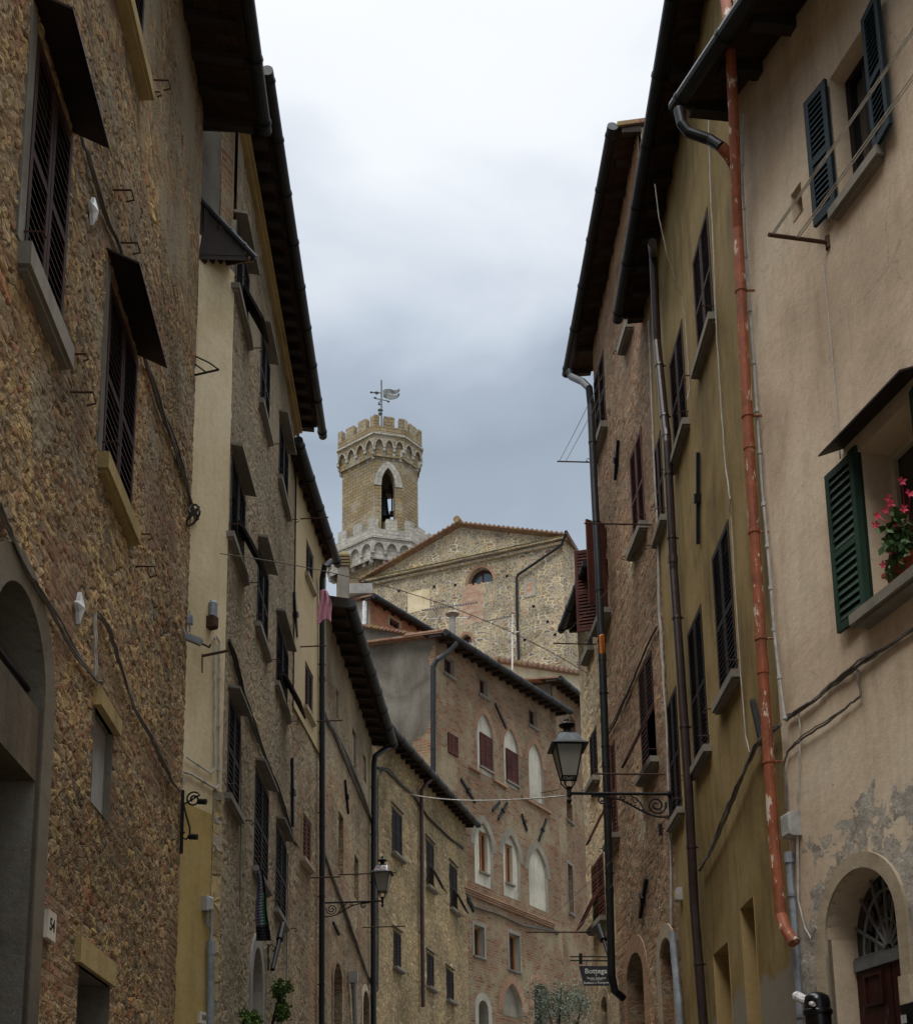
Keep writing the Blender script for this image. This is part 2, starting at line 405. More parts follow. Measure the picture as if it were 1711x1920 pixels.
m_R3 = stone('brick_and_rubble', [(.25, .155, .095), (.30, .21, .135), (.29, .135, .085), (.22, .17, .12), (.32, .18, .12), (.25, .2, .145), (.34, .25, .165)], 4.6, 12.0, (.27, .22, .155), .045, brick=.50, cover=(.62, .0, 5), cover_col=(.36, .3, .21), stain=.45, wob=.1)
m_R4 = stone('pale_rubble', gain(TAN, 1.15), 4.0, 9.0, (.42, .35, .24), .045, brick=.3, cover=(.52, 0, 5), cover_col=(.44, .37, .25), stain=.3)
m_church = stone('church_stone', gain(PAL, .66), 2.3, 4.3, (.70, .62, .48), .04, brick=0, stain=.3, edge=.13, disp=False, wob=.12, rag=.35)
m_tower = brickmat('tower_ashlar', [(.24, .20, .13), (.30, .24, .15), (.37, .26, .115), (.28, .24, .17), (.40, .30, .16), (.33, .28, .2)], (.14, .11, .07), bw=.62, rh=.30, ms=.022, relief=.05, stain=.35, patch=(.36, .31, .22))
m_white = brickmat('white_ashlar', [(.32, .30, .25), (.44, .42, .36), (.54, .51, .44), (.38, .355, .30), (.58, .55, .48)], (.27, .25, .2), bw=.6, rh=.32, ms=.018, relief=.04, stain=.5)
m_brick = brickmat('old_brick', [(.15, .066, .038), (.25, .115, .062), (.32, .18, .10), (.26, .20, .125), (.37, .26, .155)], (.36, .30, .21), patch=(.33, .265, .165), bw=.34, rh=.10, ms=.013, relief=.03)
m_brickred = brickmat('red_brick', [(.30, .09, .04), (.44, .16, .07), (.42, .22, .12)], (.36, .28, .2), bw=.34, rh=.10, ms=.013, relief=.03)
m_vous = brickmat('voussoir_brick', [(.3, .15, .09), (.4, .22, .13), (.44, .29, .19)], (.34, .27, .19), bw=.07, rh=.35)
m_beige = plaster('beige_plaster', (.58, .46, .33), (.5, .39, .27), (.64, .52, .38), stain=.25)
m_sideb = plaster('yellow_beige_plaster', (.62, .51, .32), (.52, .42, .25), (.70, .59, .40), stain=.35)
m_ochre = plaster('ochre_plaster', (.29, .22, .095), (.22, .165, .07), (.34, .265, .13), stain=.65, low=None)
m_L3 = plaster('warm_yellow_plaster', (.46, .36, .21), (.4, .31, .17), (.5, .4, .25), stain=.3)
m_grey = plaster('grey_cement_render', (.155, .14, .115), (.105, .095, .075), (.205, .19, .155), stain=.6, bd=.02, rgh=1.4, crack=True)
m_ringp = plaster('weathered_grey_band', (.26, .235, .185), (.2, .18, .14), stain=.6)
m_greyp = plaster('grey_plaster', (.36, .33, .27), (.3, .27, .22), stain=.35)
m_cement = plaster('cement', (.30, .29, .27), (.22, .21, .2), stain=.4)
m_cream = plaster('cream_plaster', (.62, .54, .38), (.54, .46, .3), stain=.2)
m_whitep = plaster('white_plaster', (.52, .48, .39), (.38, .35, .28), stain=.7)
m_stonesill = plaster('grey_stone_sill', (.22, .20, .165), (.15, .135, .11), stain=.6, bd=.01)
m_ysill = plaster('yellow_sandstone', (.36, .27, .12), (.24, .18, .08), stain=.7, bd=.02, rgh=1.5)
m_archst = plaster('arch_sandstone', (.38, .31, .22), (.28, .22, .15), stain=.5, bd=.02, rgh=1.5)
m_brown = paint('brown_shutter_paint', (.035, .015, .012), wear=.25, wc=(.10, .065, .055), rough=.7, spec=.15)
m_bred = paint('red_brown_shutter_paint', (.085, .028, .020), wear=.3, wc=(.15, .08, .06), rough=.7, spec=.15)
m_dark = paint('dark_shutter_paint', (.018, .013, .013), wear=.3, wc=(.05, .04, .04), rough=.7, spec=.15)
m_teal = paint('teal_shutter_paint', (.009, .021, .027), wear=.2, wc=(.03, .055, .065), rough=.55, spec=.2)
m_green = paint('green_shutter_paint', (.017, .042, .028), wear=.45, wc=(.06, .10, .07), rough=.55, spec=.25)
m_door = paint('dark_red_door_paint', (.035, .010, .008), wear=.2, rough=.5, spec=.2)
m_oak = paint('orange_varnished_wood', (.30, .12, .035), wear=.3, wc=(.2, .08, .03), rough=.4)
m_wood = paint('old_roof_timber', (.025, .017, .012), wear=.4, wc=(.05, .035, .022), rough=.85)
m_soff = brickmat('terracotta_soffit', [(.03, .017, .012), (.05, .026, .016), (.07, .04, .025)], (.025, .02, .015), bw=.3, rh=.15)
m_gut = metal('dark_gutter_metal', (.016, .017, .018), .5, .4, spots=(.06, .12, .1), thr=.7)
m_pipe = metal('brown_pipe_paint', (.042, .028, .026), .35, .3)
m_red = metal('orange_red_pipe', (.25, .068, .026), .65, .0, spots=(.58, .48, .38), thr=.575)
m_iron = metal('black_iron', (.018, .018, .019), .55, .6)
m_rust = metal('rusty_iron', (.07, .035, .022), .8, .3)
m_zinc = metal('grey_zinc_pipe', (.28, .31, .34), .5, .3)
m_copper = metal('weathered_copper', (.12, .15, .13), .6, .5)
m_cable = metal('grey_cable', (.13, .115, .10), .7, .0)
m_cablew = metal('pale_cable', (.42, .40, .36), .6, .0)
m_cabled = metal('dark_cable', (.03, .027, .025), .7, .0)
m_plast = metal('grey_plastic', (.38, .38, .36), .5, .0)
m_white1 = metal('white_pvc', (.65, .66, .66), .4, .0)
m_glass = glassmat('dark_window_glass', (.012, .013, .015))
m_sheet = metal('dark_sheet_metal', (.022, .014, .012), .55, .3)
M_ = Mt('roof_tile'); _o = M_.obj()
_c = M_.ramp(M_.noise(_o, 5, 5, .7), [(.13, .065, .04), (.22, .115, .075), (.27, .18, .125), (.2, .17, .125)], pos=[.28, .45, .6, .75])
_c = M_.mix(M_.rng(M_.noise(_o, 1.3, 4), .55, .68), _c, (.25, .2, .07))
m_tile = M_.fin(_c, .9, bump=M_.noise(_o, 20, 4), bd=.01)
M_ = Mt('lamp_glass'); M_.b.inputs['Transmission Weight'].default_value = .35
m_lglass = M_.fin((.34, .33, .27), .35, spec=.5)
m_bulb = glassmat('bulb_white', (.7, .7, .66), .3)
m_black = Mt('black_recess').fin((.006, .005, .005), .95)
m_inner = plaster('ochre_reveal', (.38, .27, .12), (.3, .2, .09), stain=.3)
m_shiny = metal('polished_lamp_cap', (.75, .77, .8), .12, 1.0)
# ------------------------------------------------------------ wall building
def breaks(a, b, cuts, step, coarse=None):
    """sorted break points from a to b; coarse = (lo, hi): outside it cells may be large"""
    ks = sorted(set([a, b] + [c for c in cuts if a < c < b] + ([c for c in coarse if a < c < b] if coarse else [])))
    ks = [k for i, k in enumerate(ks) if i == 0 or k - ks[i - 1] > 1e-4]
    out = [ks[0]]
    for i in range(len(ks) - 1):
        p, q = ks[i], ks[i + 1]
        st = step
        if coarse and (q <= coarse[0] + 1e-6 or p >= coarse[1] - 1e-6): st = .6
        n = max(1, int(math.ceil((q - p) / st)))
        for k in range(1, n + 1): out.append(p + (q - p) * k / n)
    return out

def arch_curve(u0, u1, zs, za, kind, n=14):
    c = (u0 + u1) / 2; h = (u1 - u0) / 2; r = []
    for i in range(n + 1):
        t = i / n
        if kind == 'round':
            a = math.pi * (1 - t); r.append((c + h * math.cos(a), zs + (za - zs) * math.sin(a)))
        else:   # pointed: two arcs
            s = abs(2 * t - 1); u = c + (2 * t - 1) * h
            # arc from spring (s=1) to apex (s=0)
            R_ = 1.9; y = math.sqrt(max(0, R_ * R_ - (R_ - 1 + s) ** 2)) / math.sqrt(R_ * R_ - (R_ - 1) ** 2)
            r.append((u, zs + (za - zs) * y))
    return r

def wall(B, F, zb, zt, mat, step=.06, vis=None, visu=None, name='wall', thick=5.0, rev=.22, revmat=None, u0=0.0, u1=None, sides=True, sidemat=None, uvo=0.0, o=0.0, back=True):
    """F's front with its holes, zt: function u -> top"""
    u1 = F.L if u1 is None else u1
    if not callable(zt): z_ = zt; zt = lambda u: z_
    zmax = max(zt(u0), zt(u1)) if not hasattr(zt, 'zmax') else zt.zmax
    hs = [h for h in F.holes if h[1] > u0 and h[0] < u1]
    us = breaks(u0, u1, [x for h in hs for x in h[:2]] + list(getattr(zt, 'knots', [])), step, visu)
    zs = breaks(zb, zmax, [x for h in hs for x in h[2:4]], step, vis)
    mb = MB(); idx = {}
    def V(i, j):
        if (i, j) not in idx:
            idx[(i, j)] = len(mb.v)
            z = min(zs[j], zt(us[i])); mb.v.append(tuple(F.p(us[i], z, o)))
        return idx[(i, j)]
    flip = (F.d3.cross(UP)).dot(F.n3) < 0
    for i in range(len(us) - 1):
        ta, tb = zt(us[i]), zt(us[i + 1]); um = (us[i] + us[i + 1]) / 2
        hh = [h for h in hs if h[0] < um < h[1]]
        for j in range(len(zs) - 1):
            if zs[j] >= max(ta, tb) - 1e-6: break
            zm = (zs[j] + zs[j + 1]) / 2
            if any(h[2] < zm < h[3] for h in hh): continue
            q = [(i, j), (i + 1, j), (i + 1, j + 1), (i, j + 1)]
            if flip: q.reverse()
            mb.f.append(tuple(V(*k) for k in q)); mb.m.append(0)
            mb.uv += [(us[a] + uvo, min(zs[b], zt(us[a]))) for a, b in q]
    for (a, b, z0, z1, zsp, kind) in F.arch:
        cv = arch_curve(a, b, zsp, z1, kind)
        for k in range(len(cv) - 1):
            (p, zp), (q, zq) = cv[k], cv[k + 1]
            if z1 - min(zp, zq) < 1e-4: continue
            pts = [(p, zp), (q, zq), (q, z1), (p, z1)]
            if flip: pts.reverse()
            mb.quad([F.p(x, z, o) for x, z in pts], [(x + uvo, z) for x, z in pts])
    for h in hs:
        mb.mi = 1; a, b, z0, z1 = h[:4]; dp = h[4] if len(h) > 4 else rev
        ar = [x for x in F.arch if abs(x[0] - a) < 1e-4 and abs(x[3] - z1) < 1e-4]
        e = o + .008
        zs_ = ar[0][4] if ar else z1
        for (x, xo) in ((a, 1), (b, -1)):
            mb.quad([F.p(x, z0, e), F.p(x, zs_, e), F.p(x, zs_, -dp), F.p(x, z0, -dp)], [(0, z0), (0, zs_), (dp, zs_), (dp, z0)])
        mb.quad([F.p(a, z0, e), F.p(b, z0, e), F.p(b, z0, -dp), F.p(a, z0, -dp)], [(a, 0), (b, 0), (b, dp), (a, dp)])
        if ar:
            cv = arch_curve(a, b, ar[0][4], z1, ar[0][5])
            for k in range(len(cv) - 1):
                (p, zp), (q, zq) = cv[k], cv[k + 1]
                mb.quad([F.p(p, zp, e), F.p(q, zq, e), F.p(q, zq, -dp), F.p(p, zp, -dp)], [(p, zp), (q, zq), (q + dp, zq), (p + dp, zp)])
        else:
            mb.quad([F.p(a, z1, e), F.p(b, z1, e), F.p(b, z1, -dp), F.p(a, z1, -dp)], [(a, 0), (b, 0), (b, dp), (a, dp)])
    mb.mi = 0
    w = mb.build(name, [mat, revmat or mat], B)
    if sides:
        sb = MB(); e = .01
        for (x, s) in ((u0 + e, 0), (u1 - e, 1)):
            sb.quad([F.p(x, zb, o - .04), F.p(x, zb, -thick), F.p(x, zt(x) + .2, -thick), F.p(x, zt(x) - .02, o - .04)], [(0, zb), (thick, zb), (thick, zt(x)), (0, zt(x))])
        if back: sb.quad([F.p(u0, zb, -thick), F.p(u1, zb, -thick), F.p(u1, zt(u1) + .2, -thick), F.p(u0, zt(u0) + .2, -thick)], [(u0, zb), (u1, zb), (u1, zt(u1)), (u0, zt(u0))])
        sb.build('side_wall', sidemat or m_sidew, B)
    return w
m_sidew = plaster('plain_side_wall', (.33, .27, .19), (.25, .2, .14), stain=.4)

# ------------------------------------------------------------ shutters, windows
def leaf(mb, O, A, Bv, w, h, t=.035, pitch=.06, mid=True, st=.055, fr=.07):
    C = A.cross(Bv)
    mb.lbox(O, A, Bv, C, 0, st, 0, h, -t / 2, t / 2); mb.lbox(O, A, Bv, C, w - st, w, 0, h, -t / 2, t / 2)
    mb.lbox(O, A, Bv, C, st, w - st, 0, fr, -t / 2, t / 2); mb.lbox(O, A, Bv, C, st, w - st, h - fr, h, -t / 2, t / 2)
    segs = [(fr, h - fr)]
    if mid and h > 1.1:
        mb.lbox(O, A, Bv, C, st, w - st, h * .45, h * .45 + fr * .8, -t / 2, t / 2)
        segs = [(fr, h * .45), (h * .45 + fr * .8, h - fr)]
    for lo, hi in segs:
        n = max(2, int((hi - lo) / pitch)); p = (hi - lo) / n
        for k in range(n):
            b0 = lo + k * p + p * .15
            f = lambda a, b, c: O + A * a + Bv * b + C * c
            # slat slopes down and outwards (C may face in or out: made symmetric by a steep tilt)
            s = getattr(mb, 'outs', 1)
            P = [f(st, b0, s * t * .42), f(w - st, b0, s * t * .42), f(w - st, b0 + p * 1.05, -s * t * .42), f(st, b0 + p * 1.05, -s * t * .42)]
            th = Bv * .008
            mb.hexa([P[0], P[1], P[2], P[3], P[0] + th, P[1] + th, P[2] + th, P[3] + th])

def outsign(A, Bv, N): return 1 if A.cross(Bv).dot(N) > 0 else -1

def window(B, F, c1, c2, kind='closed', mat=None, sill=True, hood=False, pitch=.06, flaps=(), dep=.22, so=.13, sh=.09, smat=None, hmat=None, hd=.3, surround=None, ang=0.0, framemat=None, off=.0, panes=True, hooks=True, name='window', opn=(1, 1), hextra=.1):
    (ua, za), (ub, zb_) = F.hit(*c1), F.hit(*c2)
    u0, u1 = min(ua, ub), max(ua, ub); z0, z1 = min(za, zb_), max(za, zb_)
    F.holes.append((u0, u1, z0, z1, dep))
    w, h = u1 - u0, z1 - z0
    mb = MB(); fm = framemat or mat or m_brown
    # casement: frame, mullion and panes (a black sheet when shuttered) set back in the reveal
    o1 = -dep + .09; o0 = -dep + .04; fw = min(.07, w * .1)
    mb.fbox(F, u0, u0 + fw, z0, z1, o0, o1); mb.fbox(F, u1 - fw, u1, z0, z1, o0, o1)
    mb.fbox(F, u0 + fw, u1 - fw, z0, z0 + fw, o0, o1); mb.fbox(F, u0 + fw, u1 - fw, z1 - fw, z1, o0, o1)
    mb.fbox(F, (u0 + u1) / 2 - .03, (u0 + u1) / 2 + .03, z0 + fw, z1 - fw, o0, o1 + .01)
    mb.mi = 1
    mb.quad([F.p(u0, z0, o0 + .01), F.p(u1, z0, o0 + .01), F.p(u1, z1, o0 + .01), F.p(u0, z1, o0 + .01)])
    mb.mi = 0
    W = mb.build(name, [fm, m_black if kind == 'closed' else m_glass], B)  # closed shutters get a near-black sheet, standing in for shade between slats
    sm = smat or m_stonesill
    if surround is not None:
        s = MB(); k = .13
        s.fbox(F, u0 - k, u0, z0 - .02, z1 + k, -.03, .012); s.fbox(F, u1, u1 + k, z0 - .02, z1 + k, -.03, .012); s.fbox(F, u0, u1, z1, z1 + k, -.03, .012)
        s.build('window_surround', surround, W)
    if sill:
        s = MB(); s.fbox(F, u0 - .08, u1 + .08, z0 - sh, z0 - .002, -.04, so)
        s.fbox(F, u0 - .05, u1 + .05, z0 - sh - .03, z0 - sh, -.04, so - .03); s.build('window_sill', sm, W)
    if hood:
        s = MB(); e = hextra; th = .035
        P = []
        for o_, dz in ((-.03, .0), (hd, -hd * .22)):
            P += [(u0 - e, z1 + .10 + dz, o_), (u1 + e, z1 + .10 + dz, o_)]
        a, b, c, d = [F.p(*q) for q in P]
        s.hexa([a, b, d, c, a + UP * th, b + UP * th, d + UP * th, c + UP * th]); s.build('window_hood', hmat or sm, W)
    mt = mat or m_brown
    if kind == 'closed':
        for k in range(2):
            s = MB(); lw = w / 2 - .012
            x0 = u0 + .006 + k * (w / 2); O = F.p(x0, z0 + .01, off)
            s.outs = outsign(F.d3, UP, F.n3)
            if k in flaps:
                hb = h * .46
                O2 = F.p(x0, z0 + hb, off); leaf(s, O2, F.d3, UP, lw, h - hb - .02, pitch=pitch, mid=False)
                an = math.radians(27); Bv = UP * math.cos(an) - F.n3 * math.sin(an)
                s2 = MB(); s2.outs = s.outs
                leaf(s2, F.p(x0, z0 + hb, off + .03) - Bv * (hb + .1), F.d3, Bv, lw, hb + .1, pitch=pitch, mid=False)
                s.build('shutter', mt, W); s2.build('shutter_flap', mt, W)
            else:
                leaf(s, O, F.d3, UP, lw, h - .02, pitch=pitch); s.build('shutter', mt, W)
    elif kind == 'open':
        for k in range(2):
            if not opn[k]: continue
            s = MB(); lw = w / 2
            hx = u0 if k == 0 else u1; sg = -1 if k == 0 else 1
            a = math.radians(ang if not isinstance(ang, tuple) else ang[k]); A = F.d3 * (sg * math.cos(a)) + F.n3 * math.sin(a)
            s.outs = outsign(A, UP, F.n3)
            leaf(s, F.p(hx, z0 + .0, .045), A, UP, lw, h, pitch=pitch); s.lbox(F.p(hx, z0, .045), A, UP, A.cross(UP), .03, lw - .03, .03, h - .03, -s.outs * .022, -s.outs * .018); s.build('shutter', mt, W)  # last box is a backing sheet added to darken the slat gaps like shade
    if hooks and (kind in ('closed',)) :
        s = MB(); u = u0 - .12
        s.tube([F.p(u1 + .1, z0 - .03, 0), F.p(u1 + .1, z0 - .03, .17), F.p(u1 + .1, z0 - .07, .19), F.p(u1 + .1, z0 - .09, .15)], .008, 5)
        s.build('shutter_hook', m_rust, W); s = MB()
        s.tube([F.p(u0 - .02, z0 + .12, 0), F.p(u0 - .02, z0 + .12, .14), F.p(u0 + .04, z0 + .12, .14)], .008, 5)
        s.build('shutter_hook', m_rust, W)
    return (u0, u1, z0, z1, W)

# ------------------------------------------------------------ eaves
def eave(B, F, gA, gB, ov=.7, slope=.26, D=4.5, ua=None, ub=None, raft=.55, gr=.075, rmat=None, smat=None, tilerow=False, rw=.09, rh=.11, end_ext=.12, gmat=None, brackets=True, level=False, gtrim=(0, 0), topd=.0):
    oh = ov; ov = oh - gr * 1.4
    (u0, z0), (u1, z1) = F.hit(gA[0], gA[1], oh), F.hit(gB[0], gB[1], oh)
    k = 0 if level else (z1 - z0) / (u1 - u0)
    zg = lambda u: z0 + k * (u - u0)
    a = u0 if ua is None else ua; b = u1 if ub is None else ub
    th = .07
    zr = lambda u, o: zg(u) + .05 + (ov - o) * slope
    r = MB()
    P = [F.p(a, zr(a, ov), ov), F.p(b, zr(b, ov), ov), F.p(b, zr(b, -D), -D), F.p(a, zr(a, -D), -D)]
    r.hexa(P + [p + UP * th for p in P])
    # soffit boards under the overhang
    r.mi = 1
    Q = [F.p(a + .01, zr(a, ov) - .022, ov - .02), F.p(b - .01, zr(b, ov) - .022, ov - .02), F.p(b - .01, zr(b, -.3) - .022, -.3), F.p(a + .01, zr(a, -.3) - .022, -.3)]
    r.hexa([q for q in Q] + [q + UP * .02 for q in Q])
    r.mi = 0
    # pantile rows seen at the edge
    n = int((b - a) / .2) if tilerow else -1
    for i in range(n + 1):
        u = a + .05 + (b - a - .1) * i / max(1, n)
        r.tube([F.p(u, zr(u, ov) + th, ov + .05), F.p(u, zr(u, ov - 1.5) + th, ov - 1.5)], .075, 7)
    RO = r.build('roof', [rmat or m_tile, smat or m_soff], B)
    n = max(2, int((b - a) / raft))
    for i in range(n + 1):
        u = a + .07 + (b - a - .14) * i / n
        s = MB(); w_ = rw / 2
        e = ov - .06 - R.random() * .02
        pts = []
        for (o_, hh) in ((-.05, rh), (e, rh * .75)):
            zc = zr(u, o_) - .024
            pts.append((F.p(u - w_, zc - hh, o_), F.p(u + w_, zc - hh, o_), F.p(u - w_, zc, o_), F.p(u + w_, zc, o_)))
        (A0, A1, A2, A3), (B0, B1, B2, B3) = pts
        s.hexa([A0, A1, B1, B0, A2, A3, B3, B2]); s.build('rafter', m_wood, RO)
    g = MB(); ga, gb = a + gtrim[0], b + gtrim[1]
    og = ov + gr * .9
    g.tube([F.p(ga, zg(ga) + .03, og), F.p((ga + gb) / 2, zg((ga + gb) / 2) + .02, og), F.p(gb, zg(gb) + .03, og)], gr, 12)
    nb = int((gb - ga) / .9)
    if brackets:
        for i in range(nb + 1):
            u = ga + .15 + (gb - ga - .3) * i / max(1, nb)
            g.tube([F.p(u - .012, zg(u) + .022, og), F.p(u + .012, zg(u) + .022, og)], gr + .012, 12)
    g.build('gutter', gmat or m_gut, B, smooth=False)
    f = lambda u: zr(u, 0) - .01
    f.zmax = max(f(0), f(F.L), f(a), f(b)); f.zr = zr; f.zg = zg; f.ov = ov; f.og = og
    return f

def pxpipe(F, B, pts, r, mat, name='drainpipe', off=None, clips=True, seg=12, joints=True, smooth=True):
    off = r + .03 if off is None else off
    P = [F.w(q[0], q[1], q[2] if len(q) > 2 else off) for q in pts]
    mb = MB(); mb.tube(P, r, seg)
    for i in range(len(P) - 1):
        L = (P[i + 1] - P[i]).length; t = (P[i + 1] - P[i]).normalized()
        if clips and L > 1.2:
            n = int(L / 1.7) + 1
            for k in range(n):
                c = P[i] + t * (L * (k + .5) / n); mb.tube([c - t * .015, c + t * .015], r + .008, seg)
                if abs(t.z) > .8:
                    mb.tube([c, c - F.n3 * off], .012, 5)
                if joints and k % 2: c = c + t * .3; mb.tube([c - t * .05, c + t * .05], r + .006, seg)
    return mb.build(name, mat, B, smooth=False)

def pxwire(F, pts, r, off=.02, jit=.0):
    P = []
    for i, q in enumerate(pts):
        P.append(F.w(q[0], q[1], q[2] if len(q) > 2 else off))
    return P
def densify(P, n=5, jit=.0):
    out = []
    for i in range(len(P) - 1):
        for k in range(n):
            t = k / n; p = P[i].lerp(P[i + 1], t)
            if k: p = p + Vector((R.uniform(-1, 1), R.uniform(-1, 1), R.uniform(-1, 1))) * jit
            out.append(p)
    out.append(P[-1]); return out
def sag(a, b, s, n=16):
    return [a.lerp(b, i / n) - UP * (s * 4 * (i / n) * (1 - i / n)) for i in range(n + 1)]

def anchor(B, F, a, b, name='wall_anchor', r=.028, off=.03, knob=True):
    P = [F.w(*a, off), F.w(*b, off)]
    mb = MB(); A = (P[1] - P[0]); L = A.length; A.normalize(); C = F.n3; S = A.cross(C)
    mb.lbox(P[0], S, A, C, -r * .9, r * .9, 0, L, -.02, .025)
    if knob:
        m = P[0] + A * L * .5; mb.lbox(m, S, A, C, -r * 1.7, r * 1.7, -.05, .05, -.03, .05)
    return mb.build(name, m_iron, B)

def arch_fill(mb, F, u0, u1, z0, zs, za, o, kind='point', hole=None, n=16, th=None):
    """flat panel filling an arch, with an optional rectangular hole"""
    cv = arch_curve(u0, u1, zs, za, kind, n)
    top = lambda u: next((zp + (zq - zp) * (u - p) / max(1e-6, q - p) for (p, zp), (q, zq) in zip(cv, cv[1:]) if p - 1e-6 <= u <= q + 1e-6), zs)
    us = sorted(set([c[0] for c in cv] + (list(hole[:2]) if hole else [])))
    for a, b in zip(us, us[1:]):
        m = (a + b) / 2
        if hole and hole[0] < m < hole[1]:
            mb.quad([F.p(a, z0, o), F.p(b, z0, o), F.p(b, hole[2], o), F.p(a, hole[2], o)], [(a, z0), (b, z0), (b, hole[2]), (a, hole[2])])
            mb.quad([F.p(a, hole[3], o), F.p(b, hole[3], o), F.p(b, top(b), o), F.p(a, top(a), o)], [(a, hole[3]), (b, hole[3]), (b, top(b)), (a, top(a))])
        else:
            mb.quad([F.p(a, z0, o), F.p(b, z0, o), F.p(b, top(b), o), F.p(a, top(a), o)], [(a, z0), (b, z0), (b, top(b)), (a, top(a))])
def arch_ring(mb, F, u0, u1, zs, za, w, o0, o1, kind='point', n=18, legs=0.0):
    c = arch_curve(u0, u1, zs, za, kind, n); s = (za - zs + w) / (za - zs)
    o = arch_curve(u0 - w, u1 + w, zs, za + w, kind, n)
    if legs: c = [(u0, zs - legs)] + c + [(u1, zs - legs)]; o = [(u0 - w, zs - legs)] + o + [(u1 + w, zs - legs)]
    L = 0
    for i in range(len(c) - 1):
        dL = math.hypot(o[i + 1][0] - o[i][0], o[i + 1][1] - o[i][1])
        a, b, p, q = c[i], c[i + 1], o[i + 1], o[i]
        mb.quad([F.p(a[0], a[1], o1), F.p(b[0], b[1], o1), F.p(p[0], p[1], o1), F.p(q[0], q[1], o1)], [(L, 0), (L + dL, 0), (L + dL, w), (L, w)])
        mb.quad([F.p(q[0], q[1], o1), F.p(p[0], p[1], o1), F.p(p[0], p[1], o0), F.p(q[0], q[1], o0)], [(L, 0), (L + dL, 0), (L + dL, .05), (L, .05)])
        mb.quad([F.p(a[0], a[1], o1), F.p(b[0], b[1], o1), F.p(b[0], b[1], o0), F.p(a[0], a[1], o0)], [(L, 0), (L + dL, 0), (L + dL, .05), (L, .05)])
        L += dL

def arch_window(B, F, bl, br, ap, sp, kind='point', dep=.10, panel=m_whitep, whole=None, wkind='closed', wmat=None, ring=True, ringm=None, pitch=.07, ringw=.28, winmat=None, name='gothic_window', sill=True):
    u0, z0 = F.hit(*bl); u1, _ = F.hit(*br); _, za = F.hit(*ap); _, zs = F.hit(*sp)
    if u0 > u1: u0, u1 = u1, u0
    F.holes.append((u0, u1, z0, za, dep)); F.arch.append((u0, u1, z0, za, zs, kind))
    mb = MB(); hole = None
    if whole:
        (a, zc), (b, zd) = F.hit(*whole[0], -dep), F.hit(*whole[1], -dep)
        a, b = min(a, b), max(a, b); zc, zd = min(zc, zd), max(zc, zd)
        a = max(a, u0 + .03); b = min(b, u1 - .03); hole = (a, b, zc, zd)
    arch_fill(mb, F, u0, u1, z0, zs, za, -dep + .004, kind, hole)
    if hole:
        a, b, zc, zd = hole; d2 = -dep - .2
        for q in ([(a, zc), (a, zd)], [(b, zc), (b, zd)], [(a, zc), (b, zc)], [(a, zd), (b, zd)]):
            (x0, y0), (x1, y1) = q
            mb.quad([F.p(x0, y0, -dep), F.p(x1, y1, -dep), F.p(x1, y1, d2), F.p(x0, y0, d2)], [(x0, y0), (x1, y1), (x1 + .2, y1), (x0 + .2, y0)])
    W = mb.build(name, panel, B)
    if ring:
        r = MB(); arch_ring(r, F, u0, u1, zs, za, ringw, -.02, .012, kind); r.build('arch_ring', ringm or m_vous, W)
    if hole:
        a, b, zc, zd = hole
        g = MB(); g.fbox(F, a, a + .06, zc, zd, -dep - .16, -dep - .1); g.fbox(F, b - .06, b, zc, zd, -dep - .16, -dep - .1)
        g.fbox(F, (a + b) / 2 - .05, (a + b) / 2 + .05, zc, zd, -dep - .16, -dep - .09); g.fbox(F, a + .06, b - .06, zd - .08, zd, -dep - .16, -dep - .1)
        g.mi = 1; g.quad([F.p(a, zc, -dep - .15), F.p(b, zc, -dep - .15), F.p(b, zd, -dep - .15), F.p(a, zd, -dep - .15)])
        g.build('casement', [winmat or m_oak, m_glass], W)
        if wkind == 'closed':
            for k in range(2):
                s = MB(); s.outs = outsign(F.d3, UP, F.n3); lw = (b - a) / 2 - .01
                leaf(s, F.p(a + .004 + k * (b - a) / 2, zc + .01, -dep + .045), F.d3, UP, lw, zd - zc - .02, pitch=pitch); s.build('shutter', wmat or m_bred, W)
        if sill:
            s = MB(); s.fbox(F, a - .06, b + .06, zc - .07, zc - .002, -dep - .05, -dep + .1); s.build('window_sill', m_stonesill, W)
    return (u0, u1, z0, zs, za, W)

def side_closer(B, F, zt, u, name, mat, ov): pass
# ------------------------------------------------------------ street plan
cL1 = plan(357, 1000, 13.63); dL1 = vdir(770)
L1 = Fac(cL1 - dL1 * 24.0, cL1, 'L')
cS = plan(428, 1000, 14.43); dS = vdir(1970)
S2 = Fac(cS - dS * .80, cS, 'L')
dL2 = vdir(840); eL2 = meet(cS, dL2, 550, 1150); L2 = Fac(cS, eL2, 'L')
dL3 = vdir(1050); eL3 = meet(eL2, dL3, 607, 1300); L3 = Fac(eL2, eL3, 'L')
eL4 = meet(eL3, dL3, 702, 1500); L4 = Fac(eL3, eL4, 'L')
d6 = vdir(2250); dL5 = vdir(1430)
eL5 = meet(eL4, dL5, 876, 1700); c6 = meet(eL5, d6, 818, 1350)
